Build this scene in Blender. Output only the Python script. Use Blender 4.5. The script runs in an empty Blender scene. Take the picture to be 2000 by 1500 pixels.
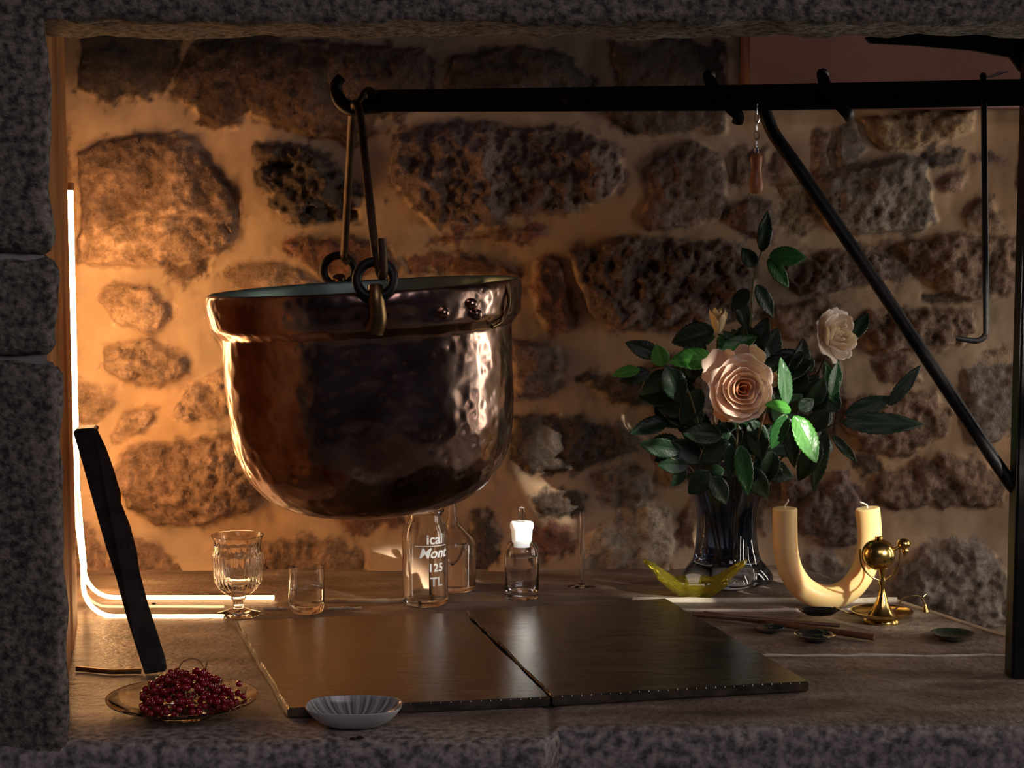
import bpy, bmesh, math, random
import numpy as np
from mathutils import Vector, Matrix, noise as mnoise

PI = math.pi
S = bpy.context.scene
COL = S.collection
random.seed(7)
RNG = np.random.default_rng(11)

# ------------------------------------------------------------------ camera, world, lights
CAM_H = 0.6; PITCH = math.radians(5.55); FPX = 3600.0
cam = bpy.data.objects.new('camera', bpy.data.cameras.new('camera'))
COL.objects.link(cam)
cam.location = (0, 0, CAM_H)
cam.rotation_euler = (PI/2 - PITCH, 0, 0)
cam.data.sensor_width = 36.0
cam.data.lens = FPX/2000*36.0
cam.data.clip_start = 0.02
S.camera = cam
S.view_settings.view_transform = 'Standard'
S.view_settings.look = 'None'
S.view_settings.exposure = 0.0
S.view_settings.gamma = 1.0
S.view_settings.use_curve_mapping = False

w = bpy.data.worlds.new('World'); S.world = w; w.use_nodes = True
w.node_tree.nodes['Background'].inputs[0].default_value = (0.42, 0.34, 0.55, 1)
w.node_tree.nodes['Background'].inputs[1].default_value = 0.02

def aim(o, target):
    o.rotation_euler = (Vector(target) - o.location).to_track_quat('-Z', 'Y').to_euler()

def area_light(name, loc, target, sx, sy, power, color):
    l = bpy.data.lights.new(name, 'AREA'); l.shape = 'RECTANGLE'; l.size = sx; l.size_y = sy
    l.energy = power; l.color = color
    o = bpy.data.objects.new(name, l); COL.objects.link(o); o.location = loc; aim(o, target)
    return o
def spot_light(name, loc, target, power, color, deg, blend=0.3, r=0.03):
    l = bpy.data.lights.new(name, 'SPOT'); l.energy = power; l.color = color
    l.spot_size = math.radians(deg); l.spot_blend = blend; l.shadow_soft_size = r
    o = bpy.data.objects.new(name, l); COL.objects.link(o); o.location = loc; aim(o, target)
    return o

# daylight from a tall two-light window of the room, to the right of the fireplace
area_light('window_light', (1.90, 2.28, 0.40), (0.0, 2.6, 0.28), 0.13, 0.95, 6.2, (1.0, 0.90, 0.78))
area_light('window_light', (1.70, 2.84, 0.40), (-0.2, 2.5, 0.28), 0.12, 0.95, 4.8, (1.0, 0.90, 0.78))
# added fill light behind the camera, faintly violet, for the stone fronts
area_light('room_fill', (0.7, -0.7, 2.3), (-0.1, 2.0, 0.2), 1.8, 1.2, 19.0, (1.0, 0.84, 0.92))
# added spots that brighten single objects, with no real source behind them
SUN=(1.75, 0.75, 1.05)  # shared position of the added spots, not a sun
spot_light('added_spot_roses', SUN, (0.375, 2.73, 0.300), 520.0, (1.0, 0.93, 0.80), 5.0, 0.5, 0.02)
spot_light('added_spot_bottle', SUN, (0.012, 2.765, 0.092), 3200.0, (1.0, 0.95, 0.86), 2.0, 0.8, 0.02)
spot_light('added_spot_jar', SUN, (-0.112, 2.69, 0.088), 220.0, (1.0, 0.95, 0.86), 1.9, 0.8, 0.02)
spot_light('added_spot_lamp', SUN, (0.525, 2.67, 0.125), 420.0, (1.0, 0.92, 0.76), 4.6, 0.7, 0.02)
spot_light('added_spot_dish', SUN, (0.27, 2.75, 0.03), 300.0, (1.0, 0.92, 0.76), 2.4, 0.7, 0.02)
spot_light('added_spot_hearth', SUN, (0.47, 2.74, 0.0), 150.0, (1.0, 0.92, 0.76), 6.0, 0.8, 0.02)
STRIP_STRENGTH = 125.0

# ------------------------------------------------------------------ projection helpers
_c, _s = math.cos(PITCH), math.sin(PITCH)
def ray(px, py):
    u = (px-1000)/FPX; v = (750-py)/FPX
    return Vector((u, _c + v*_s, -_s + v*_c))
def W(px, py, Y):
    d = ray(px, py); t = Y/d.y
    return Vector((d.x*t, Y, CAM_H + d.z*t))
def G(px, py, z=0.0):
    d = ray(px, py); t = (z-CAM_H)/d.z
    return Vector((d.x*t, d.y*t, z))
def PX(n, Y): return n*Y/FPX        # size of n pixels at distance Y

# ------------------------------------------------------------------ object helpers
def tag(o, label=None, cat=None, group=None, kind=None):
    if label: o['label'] = label
    if cat: o['category'] = cat
    if group: o['group'] = group
    if kind: o['kind'] = kind
    return o
def empty(name, loc, label, cat, group=None, rot=None):
    o = bpy.data.objects.new(name, None); COL.objects.link(o); o.location = loc
    o.empty_display_size = 0.02
    if rot: o.rotation_euler = rot
    return tag(o, label, cat, group)
def link(name, me, m, parent=None, smooth=True, world=True):
    """mesh given in world coordinates; re-expressed in the parent's frame."""
    o = bpy.data.objects.new(name, me); COL.objects.link(o)
    if m: me.materials.append(m)
    if smooth:
        me.polygons.foreach_set('use_smooth', [True]*len(me.polygons))
        if len(me.vertices)<60000: me.set_sharp_from_angle(angle=math.radians(48))
    if parent is not None:
        o.parent = parent
        if world:
            me.transform(root_matrix(parent).inverted())
    return o
def root_matrix(p):
    M = Matrix.LocRotScale(p.location, p.rotation_euler, None)
    return root_matrix(p.parent) @ M if p.parent else M
def mesh(verts, faces, name='m'):
    me = bpy.data.meshes.new(name); me.from_pydata([tuple(v) for v in verts], [], faces); me.update()
    return me
def fix_normals(me):
    bm = bmesh.new(); bm.from_mesh(me); bmesh.ops.recalc_face_normals(bm, faces=bm.faces); bm.to_mesh(me); bm.free()
    return me
def lathe(profile, seg=48, center=(0,0,0), rfun=None, sx=1, sy=1, closed_profile=False):
    cx, cy, cz = center; V=[]; F=[]; n=len(profile)
    for i,(r,z) in enumerate(profile):
        for k in range(seg):
            a = 2*PI*k/seg
            rr = r*(rfun(a, z, r) if rfun else 1)
            V.append((cx+rr*math.cos(a)*sx, cy+rr*math.sin(a)*sy, cz+z))
    rng = range(n if closed_profile else n-1)
    for i in rng:
        j=(i+1)%n
        for k in range(seg):
            l=(k+1)%seg
            F.append((i*seg+k, i*seg+l, j*seg+l, j*seg+k))
    if not closed_profile:
        F.append(tuple(range(seg))[::-1]); F.append(tuple((n-1)*seg+k for k in range(seg)))
    me = mesh(V,F); bm=bmesh.new(); bm.from_mesh(me)
    bmesh.ops.remove_doubles(bm, verts=bm.verts, dist=1e-6)
    bmesh.ops.recalc_face_normals(bm, faces=bm.faces)
    if bm.calc_volume(signed=True)<0: bmesh.ops.reverse_faces(bm, faces=bm.faces)
    bm.to_mesh(me); bm.free()
    return me
def smooth_path(pts, sub=8, closed=False):
    P=[Vector(p) for p in pts]; n=len(P); out=[]
    for i in range(n if closed else n-1):
        if closed: p0,p1,p2,p3=P[(i-1)%n],P[i],P[(i+1)%n],P[(i+2)%n]
        else: p0,p1,p2,p3=P[max(i-1,0)],P[i],P[i+1],P[min(i+2,n-1)]
        for k in range(sub):
            t=k/sub
            out.append(0.5*((2*p1)+(-p0+p2)*t+(2*p0-5*p1+4*p2-p3)*t*t+(-p0+3*p1-3*p2+p3)*t**3))
    if not closed: out.append(P[-1])
    return out
def tube(pts, rad, seg=10, closed=False, flat=1.0, flat_axis=None):
    P=[Vector(p) for p in pts]; n=len(P)
    R = rad if isinstance(rad,(list,tuple)) else [rad]*n
    if len(R)!=n: R=[R[0]+(R[-1]-R[0])*i/(n-1) if len(R)==2 else R[min(int(i*len(R)/n),len(R)-1)] for i in range(n)]
    T=[]
    for i in range(n):
        a=P[(i-1)%n] if closed or i>0 else P[i]; b=P[(i+1)%n] if closed or i<n-1 else P[i]
        T.append((b-a).normalized())
    up=Vector((0,1,0)) if flat_axis is None else Vector(flat_axis)
    if abs(T[0].dot(up))>0.95: up=Vector((1,0,0))
    N=(up-T[0]*T[0].dot(up)).normalized(); V=[];F=[]
    for i in range(n):
        if flat_axis is not None:
            u=Vector(flat_axis); N=(u-T[i]*T[i].dot(u)).normalized()
        else:
            N=(N-T[i]*T[i].dot(N)).normalized()
        B=T[i].cross(N)
        for k in range(seg):
            a=2*PI*k/seg
            V.append(P[i]+(N*math.cos(a)*flat+B*math.sin(a))*R[i])
    for i in range(n if closed else n-1):
        j=(i+1)%n
        for k in range(seg):
            l=(k+1)%seg; F.append((i*seg+k,i*seg+l,j*seg+l,j*seg+k))
    if not closed:
        F.append(tuple(range(seg))[::-1]); F.append(tuple((n-1)*seg+k for k in range(seg)))
    return fix_normals(mesh(V,F))
def box(x0,x1,y0,y1,z0,z1,bev=0.0,seg=2):
    bm=bmesh.new(); bmesh.ops.create_cube(bm,size=1)
    for v in bm.verts: v.co=Vector(((x0+x1)/2+v.co.x*(x1-x0),(y0+y1)/2+v.co.y*(y1-y0),(z0+z1)/2+v.co.z*(z1-z0)))
    if bev: bmesh.ops.bevel(bm,geom=bm.edges[:],offset=bev,segments=seg,affect='EDGES')
    me=bpy.data.meshes.new('b'); bm.to_mesh(me); bm.free(); return me
def prism(poly, thick, bev=0.0):
    """poly: world points (planar); thick: extrusion vector"""
    bm=bmesh.new(); vs=[bm.verts.new(p) for p in poly]; f=bm.faces.new(vs)
    r=bmesh.ops.extrude_face_region(bm,geom=[f]); t=Vector(thick)
    for v in [g for g in r['geom'] if isinstance(g,bmesh.types.BMVert)]: v.co+=t
    bmesh.ops.recalc_face_normals(bm,faces=bm.faces)
    if bev: bmesh.ops.bevel(bm,geom=bm.edges[:],offset=bev,segments=2,affect='EDGES',clamp_overlap=True)
    me=bpy.data.meshes.new('p'); bm.to_mesh(me); bm.free(); return me
def joined(*meshes):
    bm=bmesh.new()
    for m in meshes: bm.from_mesh(m)
    me=bpy.data.meshes.new('j'); bm.to_mesh(me); bm.free(); return me
def sphere(c, r, seg=16, rings=10, sc=(1,1,1)):
    bm=bmesh.new(); bmesh.ops.create_uvsphere(bm,u_segments=seg,v_segments=rings,radius=r)
    for v in bm.verts: v.co=Vector((c[0]+v.co.x*sc[0],c[1]+v.co.y*sc[1],c[2]+v.co.z*sc[2]))
    me=bpy.data.meshes.new('s'); bm.to_mesh(me); bm.free(); return me

# ------------------------------------------------------------------ materials
def newmat(name):
    m=bpy.data.materials.new(name); m.use_nodes=True; nt=m.node_tree
    return m, nt, nt.nodes['Principled BSDF']
def mat(name, col, rough=0.5, metal=0.0, col2=None, nscale=8.0, bump=0.0, bscale=30.0, bdist=0.01, vor=None, vdist=0.002,
        trans=0.0, ior=1.45, sss=0.0, coat=0.0, spec=0.5, emit=None, estr=0.0, rvar=0.0, detail=6, alpha=None):
    m,nt,b=newmat(name); N=nt.nodes; L=nt.links
    b.inputs['Base Color'].default_value=(*col,1); b.inputs['Roughness'].default_value=rough
    b.inputs['Metallic'].default_value=metal; b.inputs['IOR'].default_value=ior
    b.inputs['Transmission Weight'].default_value=trans
    b.inputs['Specular IOR Level'].default_value=spec
    b.inputs['Coat Weight'].default_value=coat
    if sss:
        b.inputs['Subsurface Weight'].default_value=sss; b.inputs['Subsurface Radius'].default_value=(1,0.55,0.25)
        b.inputs['Subsurface Scale'].default_value=0.012
    if emit: b.inputs['Emission Color'].default_value=(*emit,1); b.inputs['Emission Strength'].default_value=estr
    tc=N.new('ShaderNodeTexCoord')
    if col2:
        n=N.new('ShaderNodeTexNoise'); n.inputs['Scale'].default_value=nscale; n.inputs['Detail'].default_value=detail
        r=N.new('ShaderNodeValToRGB'); r.color_ramp.elements[0].position=0.35; r.color_ramp.elements[1].position=0.65
        r.color_ramp.elements[0].color=(*col,1); r.color_ramp.elements[1].color=(*col2,1)
        L.new(tc.outputs['Object'],n.inputs['Vector']); L.new(n.outputs['Fac'],r.inputs['Fac']); L.new(r.outputs['Color'],b.inputs['Base Color'])
        if rvar:
            mr=N.new('ShaderNodeMapRange'); mr.inputs['To Min'].default_value=rough-rvar; mr.inputs['To Max'].default_value=rough+rvar
            L.new(n.outputs['Fac'],mr.inputs['Value']); L.new(mr.outputs['Result'],b.inputs['Roughness'])
    prev=None
    if bump:
        n=N.new('ShaderNodeTexNoise'); n.inputs['Scale'].default_value=bscale; n.inputs['Detail'].default_value=8; n.inputs['Roughness'].default_value=0.65
        L.new(tc.outputs['Object'],n.inputs['Vector'])
        bp=N.new('ShaderNodeBump'); bp.inputs['Strength'].default_value=bump; bp.inputs['Distance'].default_value=bdist
        L.new(n.outputs['Fac'],bp.inputs['Height']); L.new(bp.outputs['Normal'],b.inputs['Normal']); prev=bp
    if vor:
        n=N.new('ShaderNodeTexVoronoi'); n.feature='SMOOTH_F1'; n.inputs['Scale'].default_value=vor
        L.new(tc.outputs['Object'],n.inputs['Vector'])
        bp=N.new('ShaderNodeBump'); bp.inputs['Strength'].default_value=0.8; bp.inputs['Distance'].default_value=vdist
        L.new(n.outputs['Distance'],bp.inputs['Height'])
        if prev: L.new(prev.outputs['Normal'],bp.inputs['Normal'])
        L.new(bp.outputs['Normal'],b.inputs['Normal'])
    return m

M={}
M['granite']=mat('granite',(0.07,0.062,0.055),0.85,col2=(0.42,0.37,0.32),nscale=120,bump=1.0,bscale=120,bdist=0.010,detail=10)
M['joint']=mat('lime_joint',(0.30,0.28,0.26),0.9,col2=(0.38,0.35,0.32),nscale=20,bump=0.5,bscale=80,bdist=0.004)
M['iron']=mat('black_iron',(0.012,0.012,0.014),0.45,metal=0.6,col2=(0.03,0.026,0.024),nscale=30,bump=0.4,bscale=90,bdist=0.002)
M['rust']=mat('rusty_iron',(0.05,0.028,0.018),0.5,metal=0.6,col2=(0.12,0.07,0.035),nscale=40,bump=0.4,bscale=90,bdist=0.002)
M['copper']=mat('hammered_copper',(0.20,0.10,0.075),0.20,metal=1.0,col2=(0.60,0.42,0.34),nscale=14,bump=0.10,bscale=60,bdist=0.002,vor=62,vdist=0.0020,rvar=0.05)
M['tin']=mat('tinned_inside',(0.30,0.42,0.38),0.4,metal=0.7,col2=(0.18,0.26,0.22),nscale=10,bump=0.2,bscale=30,bdist=0.003)
M['brass']=mat('brass',(0.62,0.42,0.14),0.2,metal=1.0,col2=(0.40,0.25,0.08),nscale=25,rvar=0.06)
M['bronze']=mat('dark_bronze',(0.14,0.09,0.04),0.35,metal=0.9,col2=(0.25,0.16,0.07),nscale=40)
M['wood_trim']=mat('orange_timber',(0.42,0.17,0.055),0.5,col2=(0.55,0.24,0.08),nscale=9,bump=0.15,bscale=20,bdist=0.002)
M['wood_dark']=mat('dark_wood',(0.10,0.045,0.022),0.35,col2=(0.17,0.08,0.04),nscale=30)
M['wood_handle']=mat('turned_wood',(0.55,0.20,0.08),0.35,col2=(0.66,0.28,0.12),nscale=20)
M['steel']=mat('steel',(0.75,0.75,0.78),0.2,metal=1.0)
M['glass']=mat('clear_glass',(1,1,1),0.015,trans=1.0,ior=1.46)
M['glass_plate']=mat('plate_glass',(1.0,0.97,0.86),0.03,trans=1.0,ior=1.46)
M['water']=mat('water',(1,1,1),0.0,trans=1.0,ior=1.33)
M['frost']=mat('frosted_glass',(0.92,0.94,0.92),0.45,trans=0.35,ior=1.4,sss=0.3)
M['glass_yellow']=mat('yellow_glass',(0.90,0.80,0.10),0.02,trans=0.88,ior=1.5)
M['glass_smoke']=mat('smoke_blue_glass',(0.20,0.25,0.38),0.03,trans=1.0,ior=1.5)
M['wax']=mat('beeswax',(0.88,0.62,0.28),0.42,col2=(0.92,0.68,0.33),nscale=12,sss=0.75)
M['wick']=mat('wick',(0.85,0.78,0.62),0.9)
M['porcelain']=mat('white_porcelain',(0.62,0.66,0.68),0.22,coat=0.4)
M['black_glaze']=mat('dark_glaze',(0.012,0.014,0.020),0.12,coat=0.6)
M['green_glaze']=mat('dark_green_glaze',(0.012,0.026,0.018),0.15,coat=0.6)
M['berry']=mat('red_currant',(0.40,0.008,0.018),0.08,sss=0.25,coat=1.0,col2=(0.16,0.004,0.022),nscale=60)
M['berry_stem']=mat('currant_stem',(0.20,0.12,0.05),0.6)
M['stem']=mat('rose_stem',(0.05,0.09,0.025),0.5,col2=(0.10,0.05,0.03),nscale=20)
M['ridge']=mat('pale_ridge',(0.62,0.54,0.42),0.6,col2=(0.75,0.68,0.55),nscale=30,bump=0.6,bscale=70,bdist=0.004)
M['ink']=mat('white_print',(0.95,0.95,0.93),0.6)
M['dirt']=mat('soot_crumb',(0.03,0.015,0.012),0.9)
M['strip']=mat('glowing_strip',(1,0.8,0.5),0.5,emit=(1.0,0.52,0.20),estr=STRIP_STRENGTH)
M['petal_pink']=mat('blush_petal',(0.94,0.64,0.47),0.5,sss=0.35)
M['petal_core']=mat('coral_petal',(0.90,0.36,0.22),0.5,sss=0.35)
M['petal_pale']=mat('pale_petal',(0.80,0.62,0.50),0.55,sss=0.35)
M['petal_peach']=mat('peach_petal',(0.86,0.58,0.30),0.5,sss=0.35)

def leaf_material(name, c1, c2, rough):
    m,nt,b=newmat(name); N=nt.nodes; L=nt.links
    at=N.new('ShaderNodeAttribute'); at.attribute_name='vein'
    mx=N.new('ShaderNodeMix'); mx.data_type='RGBA'; mx.inputs['A'].default_value=(*c1,1); mx.inputs['B'].default_value=(*c2,1)
    L.new(at.outputs['Fac'],mx.inputs['Factor']); L.new(mx.outputs['Result'],b.inputs['Base Color'])
    bp=N.new('ShaderNodeBump'); bp.inputs['Strength'].default_value=0.25; bp.inputs['Distance'].default_value=0.001
    L.new(at.outputs['Fac'],bp.inputs['Height']); L.new(bp.outputs['Normal'],b.inputs['Normal'])
    b.inputs['Roughness'].default_value=rough; b.inputs['Subsurface Weight'].default_value=0.08
    b.inputs['Subsurface Scale'].default_value=0.004
    return m
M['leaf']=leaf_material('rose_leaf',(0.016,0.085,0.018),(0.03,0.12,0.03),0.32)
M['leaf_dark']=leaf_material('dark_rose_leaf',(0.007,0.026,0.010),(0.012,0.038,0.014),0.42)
M['leaf_light']=leaf_material('lit_rose_leaf',(0.06,0.26,0.035),(0.13,0.38,0.08),0.3)  # light on single leaves put into a brighter green

# slate plate
def plate_material():
    m,nt,b=newmat('dark_slate'); N=nt.nodes; L=nt.links
    tc=N.new('ShaderNodeTexCoord'); mp=N.new('ShaderNodeMapping'); mp.inputs['Scale'].default_value=(9,36,20)
    L.new(tc.outputs['Object'],mp.inputs['Vector'])
    n=N.new('ShaderNodeTexNoise'); n.inputs['Scale'].default_value=2.2; n.inputs['Detail'].default_value=9; n.inputs['Roughness'].default_value=0.65
    L.new(mp.outputs['Vector'],n.inputs['Vector'])
    r=N.new('ShaderNodeValToRGB'); e=r.color_ramp.elements
    e[0].position=0.38; e[0].color=(0.008,0.007,0.005,1); e[1].position=0.64; e[1].color=(0.085,0.066,0.040,1)
    L.new(n.outputs['Fac'],r.inputs['Fac']); L.new(r.outputs['Color'],b.inputs['Base Color'])
    mr=N.new('ShaderNodeMapRange'); mr.inputs['To Min'].default_value=0.10; mr.inputs['To Max'].default_value=0.30
    L.new(n.outputs['Fac'],mr.inputs['Value']); L.new(mr.outputs['Result'],b.inputs['Roughness'])
    bp=N.new('ShaderNodeBump'); bp.inputs['Strength'].default_value=0.4; bp.inputs['Distance'].default_value=0.0020; b.inputs['Coat Weight'].default_value=0.8; b.inputs['Coat Roughness'].default_value=0.11; L.new(bp.outputs['Normal'],b.inputs['Coat Normal'])
    L.new(n.outputs['Fac'],bp.inputs['Height']); L.new(bp.outputs['Normal'],b.inputs['Normal'])
    return m
M['slate']=plate_material()

# rubble wall: colours of each stone and of the mortar come from a mesh attribute
def wall_material():
    m,nt,b=newmat('rubble_wall'); N=nt.nodes; L=nt.links
    tc=N.new('ShaderNodeTexCoord')
    ti=N.new('ShaderNodeAttribute'); ti.attribute_name='tint'
    mk=N.new('ShaderNodeAttribute'); mk.attribute_name='rock'
    n=N.new('ShaderNodeTexNoise'); n.inputs['Scale'].default_value=70; n.inputs['Detail'].default_value=8; n.inputs['Roughness'].default_value=0.7
    n2=N.new('ShaderNodeTexNoise'); n2.inputs['Scale'].default_value=9; n2.inputs['Detail'].default_value=6
    for q in (n,n2): L.new(tc.outputs['Object'],q.inputs['Vector'])
    mr=N.new('ShaderNodeMapRange'); mr.inputs['From Min'].default_value=0.3; mr.inputs['From Max'].default_value=0.7
    mr.inputs['To Min'].default_value=0.45; mr.inputs['To Max'].default_value=1.6
    L.new(n.outputs['Fac'],mr.inputs['Value'])
    # speckle only on rock
    sp=N.new('ShaderNodeMix'); sp.data_type='FLOAT'; sp.inputs[2].default_value=1.0
    L.new(mk.outputs['Fac'],sp.inputs[0]); L.new(mr.outputs['Result'],sp.inputs[3])
    sc=N.new('ShaderNodeVectorMath'); sc.operation='SCALE'
    L.new(ti.outputs['Color'],sc.inputs[0]); L.new(sp.outputs[0],sc.inputs['Scale'])
    mr2=N.new('ShaderNodeMapRange'); mr2.inputs['From Min'].default_value=0.3; mr2.inputs['From Max'].default_value=0.7
    mr2.inputs['To Min'].default_value=0.75; mr2.inputs['To Max'].default_value=1.2
    L.new(n2.outputs['Fac'],mr2.inputs['Value'])
    sc2=N.new('ShaderNodeVectorMath'); sc2.operation='SCALE'
    L.new(sc.outputs[0],sc2.inputs[0]); L.new(mr2.outputs['Result'],sc2.inputs['Scale'])
    L.new(sc2.outputs[0],b.inputs['Base Color'])
    b.inputs['Roughness'].default_value=0.72; b.inputs['Specular IOR Level'].default_value=0.35
    bs=N.new('ShaderNodeMapRange'); bs.inputs['To Min'].default_value=0.12; bs.inputs['To Max'].default_value=1.0
    L.new(mk.outputs['Fac'],bs.inputs['Value'])
    bp=N.new('ShaderNodeBump'); bp.inputs['Distance'].default_value=0.008
    L.new(bs.outputs['Result'],bp.inputs['Strength']); L.new(n.outputs['Fac'],bp.inputs['Height']); L.new(bp.outputs['Normal'],b.inputs['Normal'])
    return m
M['wall']=wall_material()

# hearth top: worn, sooty lime and stone in streaks along the wall
def hearth_material():
    m,nt,b=newmat('worn_hearth'); N=nt.nodes; L=nt.links
    tc=N.new('ShaderNodeTexCoord'); mp=N.new('ShaderNodeMapping'); mp.inputs['Scale'].default_value=(4.5,10,6)
    L.new(tc.outputs['Object'],mp.inputs['Vector'])
    n=N.new('ShaderNodeTexNoise'); n.inputs['Scale'].default_value=1.6; n.inputs['Detail'].default_value=9; n.inputs['Roughness'].default_value=0.6
    L.new(mp.outputs['Vector'],n.inputs['Vector'])
    r=N.new('ShaderNodeValToRGB'); e=r.color_ramp.elements
    e[0].position=0.34; e[0].color=(0.10,0.068,0.052,1); e[1].position=0.66; e[1].color=(0.33,0.265,0.215,1)
    x=r.color_ramp.elements.new(0.5); x.color=(0.20,0.145,0.112,1)
    L.new(n.outputs['Fac'],r.inputs['Fac'])
    g=N.new('ShaderNodeTexNoise'); g.inputs['Scale'].default_value=95; g.inputs['Detail'].default_value=9
    L.new(tc.outputs['Object'],g.inputs['Vector'])
    gr=N.new('ShaderNodeValToRGB'); gr.color_ramp.elements[0].position=0.35; gr.color_ramp.elements[1].position=0.65
    gr.color_ramp.elements[0].color=(0.09,0.082,0.078,1); gr.color_ramp.elements[1].color=(0.46,0.41,0.38,1)
    L.new(g.outputs['Fac'],gr.inputs['Fac'])
    at=N.new('ShaderNodeAttribute'); at.attribute_name='front'
    mx=N.new('ShaderNodeMix'); mx.data_type='RGBA'
    L.new(at.outputs['Fac'],mx.inputs['Factor']); L.new(r.outputs['Color'],mx.inputs['A']); L.new(gr.outputs['Color'],mx.inputs['B'])
    L.new(mx.outputs['Result'],b.inputs['Base Color'])
    rr=N.new('ShaderNodeMapRange'); rr.inputs['To Min'].default_value=0.5; rr.inputs['To Max'].default_value=0.85
    L.new(at.outputs['Fac'],rr.inputs['Value']); L.new(rr.outputs['Result'],b.inputs['Roughness'])
    ad=N.new('ShaderNodeMath'); ad.operation='ADD'
    L.new(n.outputs['Fac'],ad.inputs[0]); L.new(g.outputs['Fac'],ad.inputs[1])
    bp=N.new('ShaderNodeBump'); bp.inputs['Strength'].default_value=0.6; bp.inputs['Distance'].default_value=0.006
    L.new(ad.outputs[0],bp.inputs['Height']); L.new(bp.outputs['Normal'],b.inputs['Normal'])
    return m
M['hearth']=hearth_material()

# ------------------------------------------------------------------ the rubble wall
WALL_Y=3.04
def vnoise(X,Z,scale,seed=0):
    r=np.random.default_rng(seed); T=r.random((256,256))
    x=X*scale+1000; z=Z*scale+1000
    xi=np.floor(x).astype(int); zi=np.floor(z).astype(int); fx=x-xi; fz=z-zi
    fx=fx*fx*(3-2*fx); fz=fz*fz*(3-2*fz)
    a=T[xi%256,zi%256]; b=T[(xi+1)%256,zi%256]; c=T[xi%256,(zi+1)%256]; d=T[(xi+1)%256,(zi+1)%256]
    return (a*(1-fx)+b*fx)*(1-fz)+(c*(1-fx)+d*fx)*fz-0.5
def fbm(X,Z,scale,seed=0,octs=4,gain=0.5):
    o=0; a=1
    for i in range(octs): o=o+a*vnoise(X,Z,scale*2**i,seed+i*17); a*=gain
    return o
RED=(0.155,0.062,0.042); BRN=(0.18,0.108,0.074); TAN=(0.36,0.235,0.155); GRY=(0.17,0.14,0.12); PUR=(0.115,0.075,0.072)
DRK=(0.035,0.026,0.024); OCH=(0.26,0.17,0.09); LGT=(0.34,0.27,0.20)
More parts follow.
